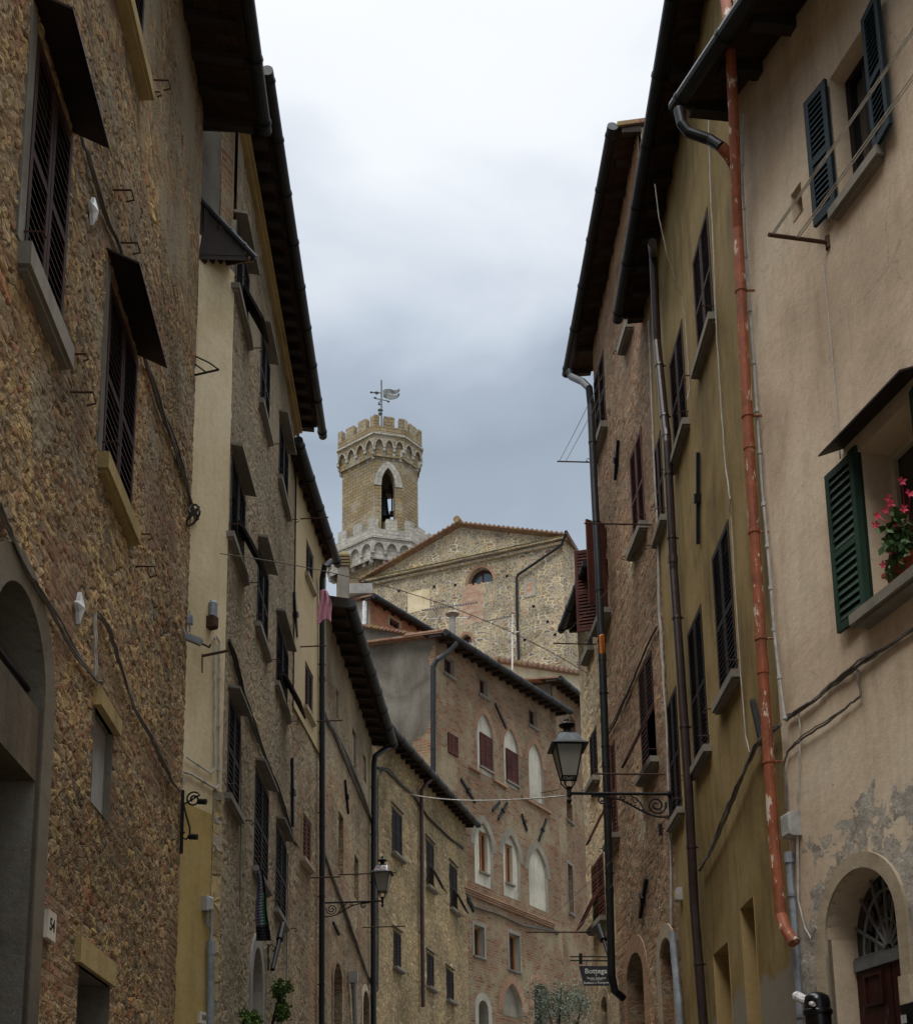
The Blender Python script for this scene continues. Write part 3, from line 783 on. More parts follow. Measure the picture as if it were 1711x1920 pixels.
# L5 runs on until it meets the brick palace
def cross(P, d, Q, e):
    den = d.x * e.y - d.y * e.x
    t = ((Q.x - P.x) * e.y - (Q.y - P.y) * e.x) / den
    return P + d * t
L5 = Fac(eL4, eL5 - dL5 * .02, 'L')
e6 = meet(c6, d6, 1046, 1500); P6 = Fac(c6, e6, 'L')
n6 = P6.n
P6s = Fac(c6 - n6 * 7.0, c6, 'L')      # gable side: faces the camera
P7 = Fac(e6 - n6 * .12, e6 - n6 * .12 + vdir(1900) * 9.0, 'L')
cR = plan(1437, 1000, 11.25); dR2 = vdir(840); dR1 = vdir(200)
R1 = Fac(cR - dR1 * 14.0, cR, 'R')
eR2 = meet(cR, dR2, 1240, 1100); R2 = Fac(cR, eR2, 'R')
dR3 = vdir(690); eR3 = meet(eR2, dR3, 1122, 950); R3 = Fac(eR2, eR3, 'R')
dR4 = vdir(646); eR4 = meet(eR3, dR4, 1087, 1320); R4 = Fac(eR3, eR4, 'R')

# ------------------------------------------------------------ ground
g = MB(); xs = [-900, -200, -60, -30] + [x * 2.0 for x in range(-10, 11)] + [30, 60, 200, 900]
ys = [-60, -20] + [y * 3.0 for y in range(0, 36)] + [140, 230, 400, 900]
for i in range(len(xs) - 1):
    for j in range(len(ys) - 1):
        q = [(xs[i], ys[j]), (xs[i + 1], ys[j]), (xs[i + 1], ys[j + 1]), (xs[i], ys[j + 1])]
        g.quad([Vector((x, y, min(ground_z(x, y), 20.0))) for x, y in q], q)
m_pave = stone('street_paving', [(.16, .15, .13), (.2, .19, .17), (.13, .12, .11), (.18, .16, .14)], 1.2, 2.2, (.07, .065, .06), .01, disp=False, edge=.04, wob=.02)
tag(g.build('street', m_pave), kind='structure')

# ============================================================ L1: near left rubble house
B1 = thing('rubble_stone_house', (L1.p(18, 0.3, 0).x, L1.p(18, 0, 0).y, 0.2), 'rough ochre rubble-stone house nearest on the left, with sheet-metal hoods over brown shutters', 'house')
zt1 = eave(B1, L1, (470, 0), (506, 268), ov=.8, slope=.2, ua=0, ub=L1.L + .15, raft=.5, gr=.085, rw=.1)
# hooded windows
wA = window(B1, L1, (68, 60), (112, 640), 'closed', m_brown, pitch=.075, sh=.17, so=.09, off=.0, dep=.3, hooks=True)
wB = window(B1, L1, (205, 525), (243, 985), 'closed', m_brown, pitch=.075, sh=.15, so=.09, smat=m_ysill, off=.0, dep=.3)
wC = window(B1, L1, (215, -700), (262, 150), 'closed', m_brown, pitch=.08, sh=.15, so=.13, smat=m_ysill, dep=.3)
for (u0, u1, z0, z1, W) in (wA, wB):
    s = MB(); a = z1 + .03
    P = [L1.p(u0 - .12, a + .18, -.02), L1.p(u1 + .05, a + .10, -.02), L1.p(u1 + .05, a - .05, .28), L1.p(u0 - .12, a + .03, .28)]
    s.hexa(P + [p + UP * .02 for p in P]); s.build('sheet_metal_hood', m_sheet, W)
    s = MB(); s.fbox(L1, u0 - .13, u0 - .003, z0 - .0, z1 + .1, -.05, .012); s.build('plaster_jamb', m_grey, W)
# lower openings
u_, z_ = L1.hit(205, 1850); un_, _ = L1.hit(150, 1740)
L1.holes.append((un_, u_, .3, z_, .45))
s = MB(); s.fbox(L1, un_ - .12, u_ + .02, z_, z_ + .2, -.02, .05); s.build('door_lintel', m_ysill, B1)
s = MB(); s.fbox(L1, un_, u_, .3, z_, -.44, -.40); s.build('bricked_up_door', m_brickred, B1)
# blocked slot
ua, za = L1.hit(177, 1325); ub, zb = L1.hit(203, 1545)
L1.holes.append((ua, ub, zb, za, .06))
s = MB(); s.quad([L1.p(ua, zb, -.055), L1.p(ub, zb, -.055), L1.p(ub, za, -.055), L1.p(ua, za, -.055)], [(ua, zb), (ub, zb), (ub, za), (ua, za)]); s.build('blocked_slot_window', m_cement, B1)
s = MB(); s.fbox(L1, ua - .05, ub + .05, za, za + .14, -.02, .07); s.build('slot_lintel', m_ysill, B1)
# arched doorway
uj, zs_ = L1.hit(80, 1325); _, za_ = L1.hit(2, 1100)
ux_, zx_ = L1.hit(0, 1100); d_ = uj - ux_; R1_ = (d_ * d_ + (zx_ - zs_) ** 2) / (2 * d_)
u1_ = uj; u0_ = uj - 2 * R1_
ztop = zs_ + R1_
L1.holes.append((u0_, u1_, .25, ztop, .55)); L1.arch.append((u0_, u1_, .25, ztop, zs_, 'round'))
m_darkst = plaster('dark_stone_transom', (.13, .10, .065), (.08, .065, .045), stain=.6, bd=.02)
m_band = plaster('brown_grey_band', (.155, .13, .095), (.11, .095, .07), stain=.6, bd=.02)
dw = MB(); arch_ring(dw, L1, u0_, u1_, zs_, ztop, .24, -.02, .02, 'round', legs=zs_ - .3)
DW = dw.build('arched_doorway', m_band, B1)
_, zl = L1.hit(72, 1465)
s = MB(); s.fbox(L1, u0_, u1_, zl, zs_ - .03, -.5, -.02); s.build('door_transom', m_darkst, DW)
s = MB(); s.mi = 0
for i in range(12): s.fbox(L1, u0_ + R1_ / 6 * i + .005, u0_ + R1_ / 6 * (i + 1) - .005, .25, zl, -.52, -.48)
s.build('door', m_dark, DW)
s = MB(); arch_fill(s, L1, u0_, u1_, zs_ - .02, zs_, ztop, -.5, 'round')
s.build('lunette_glass', m_glass, DW)
s = MB()
for k in range(int(2 * R1_ / .08)):
    u = u0_ + .08 * k + .02; c_ = (u0_ + u1_) / 2; hh = math.sqrt(max(0, R1_ ** 2 - (u - c_) ** 2))
    if hh > .05: s.tube([L1.p(u, zs_, -.42), L1.p(u, zs_ + hh, -.42)], .006, 4)
for k in range(12):
    z = zs_ + .08 * k + .03; hh = math.sqrt(max(0, R1_ ** 2 - (z - zs_) ** 2)); c_ = (u0_ + u1_) / 2
    s.tube([L1.p(c_ - hh, z, -.42), L1.p(c_ + hh, z, -.42)], .006, 4)
s.tube([L1.p(u0_ + .1, zs_ + .12, -.1), L1.p(u1_ - .02, zs_ + .12, -.1)], .02, 6)
s.build('lunette_grille', m_iron, DW)
wall(B1, L1, -.5, zt1, m_L1, step=.032, vis=(2.4, 11.5), visu=(16.0, L1.L), revmat=m_grey, rev=.3, sidemat=m_L2)
# fascia closing the end of the eave
s = MB(); e = L1.L + .13
s.quad([L1.p(e, zt1.zr(e, .8) - .05, .8), L1.p(e, zt1.zr(e, .8) + .09, .8), L1.p(e, zt1.zr(e, -.1) + .09, -.1), L1.p(e, zt1.zr(e, -.1) - .2, -.1)])
s.build('eave_end_board', m_wood, B1)
# iron hooks on the wall
for (px, py) in ((132, 735), (255, 1062), (284, 150), (222, 455), (210, 356)):
    s = MB(); a, b = L1.hit(px, py)
    s.tube([L1.p(a, b, 0), L1.p(a, b, .17), L1.p(a + .02, b - .08, .19), L1.p(a + .02, b - .1, .12)], .009, 5); s.build('wall_hook', m_rust, B1)
# house number plate
def number_plate(B, F, px, py, w, h, txt):
    u, z = F.hit(px, py)
    s = MB(); s.fbox(F, u - w / 2, u + w / 2, z - h / 2, z + h / 2, .0, .045); pl = s.build('house_number_plate', m_plate, B)
    text_mesh(txt, F.p(u, z, .047), F.d3, UP, h * .62, m_black, 'numerals', pl)
def text_mesh(txt, C, A, Bv, size, mat, name, parent, ext=.0015, align='CENTER', sx=1.0):
    cu = bpy.data.curves.new('t', 'FONT'); cu.body = txt; cu.size = size; cu.align_x = align; cu.align_y = 'CENTER'; cu.extrude = ext; cu.offset = size * .012
    o = bpy.data.objects.new('t', cu); scene.collection.objects.link(o)
    bpy.context.view_layer.update()
    me = bpy.data.meshes.new_from_object(o.evaluated_get(bpy.context.evaluated_depsgraph_get()))
    bpy.data.objects.remove(o)
    N = A.cross(Bv); L = Vector((0, 0, 0)); q = parent
    while q is not None: L = L + Vector(q.location); q = q.parent
    for v in me.vertices:
        c = v.co; v.co = C + A * (c.x * sx) + Bv * c.y + N * c.z - L
    me.name = name; me.materials.clear(); me.materials.append(mat)
    t = bpy.data.objects.new(name, me); scene.collection.objects.link(t); t.parent = parent
    return t
m_plate = paint('marble_plate', (.55, .5, .42), wear=.3, wc=(.4, .3, .2), rough=.5)
number_plate(B1, L1, 86, 1736, .2, .2, '54')

# ============================================================ S2 + L2
B2 = thing('tall_shuttered_house', (cS.x, cS.y, .4), 'tall tan rubble-stone house with nine stone-hooded dark shuttered windows and a bracketed cornice', 'house')
zt2 = eave(B2, L2, (514, 184), (607, 805), ov=.5, slope=.2, ua=-.6, raft=.34, gr=.08, rw=.13, rh=.14, gtrim=(0, .25))
# moulded cornice board under the brackets
s = MB()
for k, (o_, dz) in enumerate(((.07, .26), (.12, .20))):
    a, b = -.02, L2.L
    P = [L2.p(a, zt2(a) - dz - .08, 0), L2.p(b, zt2(b) - dz - .08, 0), L2.p(b, zt2(b) - dz - .08, o_), L2.p(a, zt2(a) - dz - .08, o_)]
    s.hexa(P + [p + UP * .075 for p in P])
s.build('cornice', m_ysill, B2)
K = dict(kind='closed', mat=m_dark, hood=True, hd=.15, pitch=.075, smat=m_stonesill, so=.08, sh=.08, hextra=.03)
for c1, c2, fl in (((443, 412), (464, 640), (1,)), ((489, 614), (503, 822), ()), ((523, 782), (538, 965), ()),
                   ((433, 848), (456, 1082), (1,)), ((483, 1018), (500, 1228), ()), ((518, 1155), (538, 1345), (1,)),
                   ((428, 1303), (446, 1530), ()), ((478, 1437), (500, 1668), ()), ((517, 1545), (534, 1735), ())):
    window(B2, L2, c1, c2, flaps=fl, **K)
# doors at street level
def arch_door(B, F, xa, xb, yap, ysp, mat, ringm, kind='round', dep=.35, yref=None, zb=.3, ringw=.2, name='arched_door'):
    u0, za = F.hit(xa, ysp); u1, _ = F.hit(xb, ysp)
    if u0 > u1: u0, u1 = u1, u0
    _, zs = F.hit((xa + xb) / 2, ysp); _, zap = F.hit((xa + xb) / 2, yap)
    zb = ground_z(0, F.p(u0, 0).y) + .1
    F.holes.append((u0, u1, zb, zap, dep)); F.arch.append((u0, u1, zb, zap, zs, kind))
    r = MB(); arch_ring(r, F, u0, u1, zs, zap, ringw, -.02, .025, kind, legs=zs - zb)
    D = r.build(name, ringm, B)
    s = MB(); arch_fill(s, F, u0, u1, zb, zs, zap, -dep + .02, kind); s.build('door_leaf', mat, D)
    return D
arch_door(B2, L2, 471, 490, 1775, 1850, m_cement, m_cement)
arch_door(B2, L2, 561, 577, 1858, 1890, m_dark, m_archst)
# brick-reinforced pier at the corner foot
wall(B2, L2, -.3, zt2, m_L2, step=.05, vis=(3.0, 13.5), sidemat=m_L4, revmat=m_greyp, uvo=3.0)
# side wall towards the camera: beige plaster below, rougher wall above the lean-to roof
_, zr_ = S2.hit(400, 470)
s = MB(); W2 = wall(B2, S2, -.3, zr_ + .02, m_sideb, step=.3, sides=False, name='plastered_side_wall', uvo=0)
topz = zt2(0) + .3
s2 = Fac(S2.a - S2.n * .08, S2.a - S2.n * .08 + S2.d * S2.L, 'L')
wall(B2, s2, zr_ - .5, topz, m_grey, step=.06, sides=False, name='rendered_side_wall', u1=S2.L - .26)

s = MB(); s.fbox(s2, S2.L - .26, S2.L - .005, zr_ - .3, topz, -.3, .02); s.build('brick_quoin', m_brick, B2)
# rough stone quoins low down
_, zq1 = S2.hit(420, 1490); uq, _ = S2.hit(396, 1600)
m_quoin = stone('large_quoin_stone', [(.36, .27, .13), (.42, .33, .18), (.3, .24, .13), (.33, .31, .26)], 1.3, 3.2, (.2, .15, .08), .03, disp=False, edge=.05, wob=.04)
s = MB(); s.fbox(S2, uq, S2.L - .005, .2, zq1, -.3, .02); s.build('stone_quoin', m_quoin, B2)
_, zy = S2.hit(380, 1520)
s = MB(); s.quad([S2.p(.0, .2, .01), S2.p(uq - .01, .2, .01), S2.p(uq - .01, zy, .01), S2.p(.0, zy, .01)], [(0, .2), (uq, .2), (uq, zy), (0, zy)])
m_ywash = plaster('yellow_limewash', (.42, .31, .12), (.34, .24, .09), (.46, .36, .17), stain=.5)
s.build('yellow_washed_plaster', m_ywash, B2)
# lean-to roof with its gutter on the plastered side wall
A_, B_, C_, D2_ = at(368, 372, 13.78), at(478, 489, 14.15), S2.w(372, 486), S2.w(431, 486)
r = MB(); P = [A_, B_, D2_, C_]
r.hexa([p - UP * .0 for p in P] + [p + UP * .07 for p in P])
RL = r.build('lean_to_roof', m_wood, B2)
s = MB(); gd = (B_ - A_).normalized(); s.tube([A_ - gd * .1 + UP * .03, B_ + UP * .03], .05, 12)
for k in (.55, .8): s.tube([A_.lerp(B_, k) + UP * .03 - gd * .015, A_.lerp(B_, k) + UP * .03 + gd * .015], .06, 12)
s.build('gutter', m_gut, RL)
for k in (.15, .4, .65, .9):
    s = MB(); p, q = A_.lerp(B_, k), C_.lerp(D2_, k); s.tube([q - UP * .05, p - UP * .045], .045, 4); s.build('rafter', m_wood, RL)
for k in range(4):
    s = MB(); p, q = A_.lerp(B_, .93), C_.lerp(D2_, .97); s.tube([q + UP * (.03 * k - .04) - gd * .06 * k, p + UP * (.03 * k - .04) - gd * .06 * k], .04, 7); s.build('verge_tile', m_tile, RL)
number_plate(B2, S2, 376, 1909, .15, .13, '50')

# ============================================================ L3
B3 = thing('narrow_yellow_plaster_house', (eL2.x, eL2.y, .6), 'narrow warm yellow plastered house with two plank shutters beside the black downpipe', 'house')
zt3 = eave(B3, L3, (562, 823), (632, 1045), ov=.30, slope=.2, ua=-1.0, ub=L3.L + .05, raft=.4, gr=.085)
K = dict(kind='closed', mat=m_dark, pitch=.08, smat=m_archst, so=.1, sh=.08, hooks=False)
window(B3, L3, (571, 1010), (584, 1108), **K)
K['mat'] = m_brown; window(B3, L3, (569, 1238), (583, 1352), **K)
K['mat'] = m_bred; window(B3, L3, (565, 1522), (580, 1628), **K)
_, zpl = L3.hit(575, 1375)
anchor(B3, L3, (551, 1110), (556, 1195), r=.05); anchor(B3, L3, (548, 1422), (549, 1550), r=.05)
# plaster above, bare stone below
wall(B3, L3, -.2, zpl, m_L4, step=.07, vis=(3.5, 20), name='stone_wall', sides=False)
h_ = L3.holes; wall(B3, L3, zpl + .0, zt3, m_L3, step=.25, name='plaster_wall', sidemat=m_L3, o=.03)
pxpipe(L3, B3, [(620, 1052, .3), (609, 1060, .22), (604, 1085, .12), (604, 1300, .1), (604, 1600, .1), (603, 1930, .1), (603, 1990, .1)], .055, m_gut)

# ============================================================ L4
B4 = thing('rough_stone_house', (eL3.x, eL3.y, 1.0), 'rough stone house with deep black eaves, plastered-up slit windows and the left wall lamp', 'house')
zt4 = eave(B4, L4, (655, 1112), (742, 1398), ov=.6, slope=.2, ua=-.15, raft=.5, gr=.11, D=4.0)
def slit(B, F, c1, c2, mat, dep=.12, fr=None, name='slit_window', lint=True):
    (a, z1), (b, z0) = F.hit(*c1), F.hit(*c2); a, b = min(a, b), max(a, b); z0, z1 = min(z0, z1), max(z0, z1)
    F.holes.append((a, b, z0, z1, dep))
    s = MB(); s.quad([F.p(a, z0, -dep + .01), F.p(b, z0, -dep + .01), F.p(b, z1, -dep + .01), F.p(a, z1, -dep + .01)], [(a, z0), (b, z0), (b, z1), (a, z1)])
    if fr:
        s.mi = 1; t = .06
        s.fbox(F, a, a + t, z0, z1, -dep + .01, -dep + .06); s.fbox(F, b - t, b, z0, z1, -dep + .01, -dep + .06); s.fbox(F, a + t, b - t, z0, z0 + t, -dep + .01, -dep + .06)
    return s.build(name, [mat, fr or mat], B)
slit(B4, L4, (660, 1362), (667, 1462), m_glass, fr=m_white1)
slit(B4, L4, (630, 1290), (634, 1350), m_glass, fr=m_white1)
slit(B4, L4, (635, 1520), (643, 1640), m_archst, .2)
slit(B4, L4, (664, 1600), (671, 1690), m_archst, .18)
slit(B4, L4, (680, 1410), (686, 1470), m_glass, fr=m_white1)
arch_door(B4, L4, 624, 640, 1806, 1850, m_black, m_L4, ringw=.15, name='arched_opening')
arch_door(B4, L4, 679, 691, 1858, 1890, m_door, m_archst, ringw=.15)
anchor(B4, L4, (647, 1462), (653, 1526), r=.025); anchor(B4, L4, (625, 1730), (636, 1752), r=.03, knob=False)
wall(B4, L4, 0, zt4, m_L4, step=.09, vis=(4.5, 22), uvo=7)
# closed end board of the eave, seen below the pink towel
s = MB(); e = -.17
s.quad([L4.p(e, zt4.zr(e, .6) - .12, .52), L4.p(e, zt4.zr(e, .6) + .09, .52), L4.p(e, zt4.zr(e, -.4) + .09, -.4), L4.p(e, zt4.zr(e, -.4) - .14, -.4)]); s.build('eave_end_board', m_wood, B4)
pxpipe(L4, B4, [(738, 1398, .5), (722, 1404, .35), (703, 1418, .15), (701, 1432, .12), (700, 1700, .12), (700, 1990, .12)], .068, m_gut)

# ============================================================ L5
B5 = thing('ochre_rubble_terrace', (eL4.x, eL4.y, 1.5), 'ochre rubble house where the lane bends, six dark shuttered windows in two rows', 'house')
zt5 = eave(B5, L5, (744, 1375), (894, 1543), ov=.48, slope=.17, ua=-.05, ub=L5.L + .0, raft=.5, gr=.09, D=3.5)
K = dict(kind='closed', mat=m_dark, pitch=.085, smat=m_stonesill, so=.14, sh=.07, hood=True, hd=.07, hmat=m_stonesill)
for c1, c2, fl in (((734, 1512), (753, 1614), ()), ((798, 1572), (813, 1672), (1,)), ((842, 1617), (857, 1714), (1,)),
                   ((737, 1744), (751, 1820), ()), ((799, 1785), (813, 1857), ()), ((836, 1815), (850, 1881), ())):
    window(B5, L5, c1, c2, flaps=fl, **K)
wall(B5, L5, .5, zt5, m_L5, step=.11, vis=(6.0, 22), uvo=1.7)
m_bpipe = metal('rust_brown_pipe', (.06, .035, .03), .55, .2)
pxpipe(L5, B5, [(818, 1452, .45), (800, 1468, .25), (790, 1482, .1), (791, 1700, .1), (793, 1888, .1)], .06, m_bpipe)
# ============================================================ P6: brick palace with pointed windows
B6 = thing('gothic_brick_house', (c6.x, c6.y, 2.0), 'tall brick and stone house closing the lane, two rows of pointed white-plastered windows', 'house')
zt6 = eave(B6, P6, (858, 1199), (1060, 1328), ov=.65, slope=.12, tilerow=True, ua=-.35, ub=P6.L + .2, raft=.55, gr=.11, D=6.0)
K = dict(kind='glass', sill=True, dep=.25, so=.08, sh=.06, framemat=m_bred, hooks=False)
window(B6, P6, (832, 1226), (852, 1274), **K); window(B6, P6, (898, 1266), (914, 1311), **K); window(B6, P6, (990, 1323), (1007, 1369), **K)
window(B6, P6, (838, 1372), (857, 1421), kind='closed', mat=m_bred, sill=False, dep=.1, off=.04, hooks=False, pitch=.1)
arch_window(B6, P6, (895, 1445), (926, 1457), (908, 1339), (909, 1380), dep=.08, whole=((898, 1372), (922, 1449)), wmat=m_bred, pitch=.1)
arch_window(B6, P6, (945, 1469), (974, 1483), (957, 1367), (958, 1408), dep=.08, whole=((947, 1402), (970, 1475)), wmat=m_bred, pitch=.1)
arch_window(B6, P6, (992, 1495), (1019, 1507), (1004, 1396), (1005, 1434), dep=.08)
arch_window(B6, P6, (890, 1655), (925, 1669), (908, 1544), (908, 1592), dep=.1, whole=((897, 1556), (914, 1640)), wkind='glass', ringm=m_ringp)
arch_window(B6, P6, (944, 1678), (976, 1692), (960, 1567), (961, 1612), dep=.1, whole=((946, 1580), (961, 1660)), wkind='glass', ringm=m_ringp)
arch_window(B6, P6, (992, 1697), (1028, 1712), (1010, 1592), (1010, 1640), dep=.1, ringm=m_ringp)
K = dict(kind='glass', sill=True, dep=.3, so=.06, sh=.05, framemat=m_oak, surround=m_ringp, hooks=False)
window(B6, P6, (888, 1733), (908, 1797), **K); window(B6, P6, (953, 1748), (975, 1824), **K)
arch_window(B6, P6, (942, 1902), (981, 1916), (962, 1844), (962, 1900), dep=.2, panel=m_ringp, ringw=.35, name='pointed_doorway')
arch_door(B6, P6, 896, 914, 1876, 1893, m_dark, m_greyp, ringw=.25)
arch_door(B6, P6, 1000, 1028, 1845, 1870, m_black, m_vous, ringw=.4)
wall(B6, P6, 1.0, zt6, m_brick, step=.5, thick=6, uvo=0, back=True, sides=False, revmat=m_greyp)
s = MB()
for k in range(3):
    a, b = P6.hit(831 - 3, 1652 - 2), P6.hit(1036, 1731)
    z = (a[1] + b[1]) / 2; s.fbox(P6, a[0], b[0], z - .04 - k * .07, z + .02 - k * .07, -.02, .14 - k * .035)
s.build('string_course', m_vous, B6)
for p, q in (((876, 1436), (901, 1480)), ((865, 1460), (890, 1506)) , ((866, 1668), (888, 1708))):
    pass
for i, (p, q) in enumerate((((928, 1319), (949, 1366)), ((864, 1460), (891, 1505)), ((923, 1520), (937, 1504)), ((934, 1535), (951, 1505)), ((978, 1526), (988, 1558)), ((1010, 1576), (1024, 1536)), ((868, 1668), (888, 1709)))):
    anchor(B6, P6, p, q, r=.055, knob=(i not in (0, 2)))
for p, q in (((877, 1431), (899, 1448)), ((923, 1459), (948, 1473)), ((976, 1491), (1030, 1521))):
    s = MB(); a, b = P6.hit(*p), P6.hit(*q); z = (a[1] + b[1]) / 2 - .02; s.fbox(P6, a[0], b[0], z - .1, z, -.02, .10); s.build('sill_course', m_vous, B6)
# rendered gable side
def gable_top(u):
    a, b = P6s.hit(690, 1178), P6s.hit(812, 1199); return a[1] + (b[1] - a[1]) * (u - a[0]) / (b[0] - a[0])
gable_top.zmax = gable_top(0)
zcut = P6s.hit(760, 1400)[1]
wall(B6, P6s, 1.0, gable_top, m_grey, step=.4, name='rendered_gable_wall', sides=False)
# brick toothing where the render has fallen off
q = MB()
pts = [(764, 1436), (775, 1390), (800, 1375), (806, 1350), (819, 1330), (813, 1270), (803, 1235), (812, 1210)]
PP = [P6s.hit(*p) for p in pts]
for a, b in zip(PP, PP[1:]):
    L_ = P6s.L - .001
    q.quad([P6s.p(a[0], a[1], .012), P6s.p(L_, a[1], .012), P6s.p(L_, b[1], .012), P6s.p(b[0], b[1], .012)], [(a[0], a[1]), (L_, a[1]), (L_, b[1]), (b[0], b[1])])
a = PP[0]; q.quad([P6s.p(a[0], a[1], .012), P6s.p(P6s.L - .001, a[1], .012), P6s.p(P6s.L - .001, 2, .012), P6s.p(a[0], 2, .012)], [(a[0], a[1]), (P6s.L, a[1]), (P6s.L, 2), (a[0], 2)])
q.build('exposed_brick', m_brick, B6)
s = MB(); n = 46
for i in range(n):
    u = .05 + (P6s.L - .1) * i / n; z = gable_top(u)
    P = [P6s.p(u, z - .02, -.4), P6s.p(u + P6s.L / n + .03, z - .03, -.4), P6s.p(u + P6s.L / n + .03, z - .03, .14 + R.random() * .05), P6s.p(u, z - .02, .14)]
    t_ = .05 + R.random() * .03; s.hexa(P + [p + UP * t_ for p in P])
s.build('verge_tiles', m_tile, B6)
pxpipe(P6, B6, [(855, 1206, .65), (838, 1224, .5), (818, 1238, .35), (812, 1250, .25), (812, 1300, .25), (812, 1440, .25), (812, 1990, .25)], .088, m_gut)
# ============================================================ P7: brick house beyond
B7 = thing('narrow_brick_house', (P7.a.x, P7.a.y, 2.2), 'narrow red-brown brick house squeezed between the pointed-window house and the right-hand row', 'house')
zt7 = eave(B7, P7, (1052, 1272), (1100, 1312), ov=.6, slope=.12, ua=-.6, ub=P7.L, raft=.6, gr=.1, D=6.0)
K = dict(kind='glass', sill=True, dep=.3, so=.1, sh=.08, framemat=m_oak, hooks=False)
window(B7, P7, (1063, 1618), (1075, 1716), surround=m_stonesill, **K); window(B7, P7, (1061, 1500), (1073, 1545), **K); window(B7, P7, (1067, 1340), (1079, 1388), **K)
wall(B7, P7, 1.0, zt7, m_brick, step=.6, thick=6, sidemat=m_grey)
# ============================================================ cream house behind the palace roof
cQ = plan(925, 1240, 56.0); dQ = vdir(2600); FQ = Fac(cQ, cQ + dQ * 22, 'L')
BQ = thing('cream_rendered_house', (cQ.x, cQ.y, 4.0), 'cream rendered house wall under a tiled roof edge just behind the brick palace roof', 'house')
q0, q1 = FQ.hit(937, 1243), FQ.hit(1086, 1266)
zq = lambda u: q0[1] + (q1[1] - q0[1]) * (u - q0[0]) / (q1[0] - q0[0])
zq.zmax = max(zq(0), zq(22))
wall(BQ, FQ, 2.0, zq, m_cream, step=1.0, thick=8)
s = MB(); u = -.2
while u < 22:
    s.hexa([FQ.p(u, zq(u) - .02, -1), FQ.p(u + .5, zq(u + .5) - .02, -1), FQ.p(u + .5, zq(u + .5) - .05, .35), FQ.p(u, zq(u) - .05, .35)] + [FQ.p(u, zq(u) + .1, -1), FQ.p(u + .5, zq(u + .5) + .1, -1), FQ.p(u + .5, zq(u + .5) + .09, .35), FQ.p(u, zq(u) + .09, .35)])
    s.tube([FQ.p(u + .12, zq(u) + .1, .4), FQ.p(u + .12, zq(u) + .14, -1)], .12, 6); u += .5
s.build('roof_edge', m_tile, BQ)
# ============================================================ small red brick house left of the palace
cT = plan(693, 1130, 50.0); dT = vdir(2500); FT = Fac(cT, cT + dT * 12, 'L')
BT = thing('small_red_brick_house', (cT.x, cT.y, 3.0), 'small red brick upper storey with one little window, behind the grey rendered gable', 'house')
ztT = eave(BT, FT, (694, 1112), (817, 1186), ov=.5, slope=.12, ua=-.3, ub=12, raft=.6, gr=.12, D=5.0)
window(BT, FT, (730, 1158), (748, 1182), kind='glass', framemat=m_bred, sill=False, dep=.15, surround=m_sidew, hooks=False)
wall(BT, FT, 2.0, ztT, m_brickred, step=.8, thick=6, sides=False)
FTs = Fac(cT - FT.n * 2.2, cT, 'L')
wall(BT, FTs, 2.0, ztT(0) + .1, m_greyp, step=.8, sides=False, name='grey_side_wall')
s = MB(); s.tube([FTs.w(684, 1128, .15), FTs.w(682, 1200, .15)], .10, 8); s.build('white_downpipe', m_white1, BT)
s = MB(); a = FTs.w(672, 1108, .2); s.box(a, 1.2, .5, .45); s.build('rain_hopper', m_cement, BT)
# chimney
m_moss_ = plaster('mossy_slab', (.22, .17, .08), (.12, .10, .06), stain=.5)
s = MB(); Yc = 43.0
a = at(633, 1100, Yc); b = at(655, 1100, Yc); top = at(644, 1046, Yc); w = (b.x - a.x); c = (a + b) / 2
s.box((c.x, c.y, (4 + at(644, 1068, Yc).z) / 2), w * .92, w * .92, at(644, 1068, Yc).z - 4)
zc = at(644, 1069, Yc).z
for k in range(4):
    s.mi = 0; s.box((c.x, c.y, zc + .06 + k * .12), w * .8, w * .8, .05); s.mi = 1; s.box((c.x, c.y, zc + .12 + k * .12), w * 1.1, w * 1.1, .05)
s.hexa([Vector((c.x + sx * w * q_ / 2, c.y + sy * w * q_ / 2, z)) for z, q_ in ((zc + .52, 1.05), (zc + .72, .35)) for sx, sy in ((-1, -1), (1, -1), (1, 1), (-1, 1))])
solo(s, 'chimney', [m_grey, m_moss_], 'square grey rendered chimney with a stack of clay vent slabs and a mossy cap', 'chimney')
# ============================================================ church
YC = 74.0
cC = plan(1056, 1100, YC); dC = -vdir(-5000) if vdir(-5000).y > 0 else vdir(-5000)
dC = vdir(-5000); dC = dC if dC.x < 0 else -dC      # runs left and away
lC = meet(cC, dC, 688, 1100)
FC = Fac(lC, cC, 'L')
if FC.n.y > 0: FC.n = -FC.n; FC.n3 = -FC.n3
BC = thing('church', (cC.x, cC.y, 16.0), 'large stone church gable with half-round window and cornice, below the bell tower', 'church')
aL, aR, aT = FC.hit(688, 1078), FC.hit(1056, 1008), FC.hit(862, 990)
cL_, cR_ = FC.hit(688, 1087), FC.hit(1056, 1014)
zc_ = (cL_[1] + cR_[1]) / 2
def gC(u):
    return zc_ + (aT[1] - zc_) * (u / aT[0] if u < aT[0] else (FC.L - u) / (FC.L - aT[0])) + .05
gC.zmax = aT[1] + .06; gC.knots = [aT[0]]
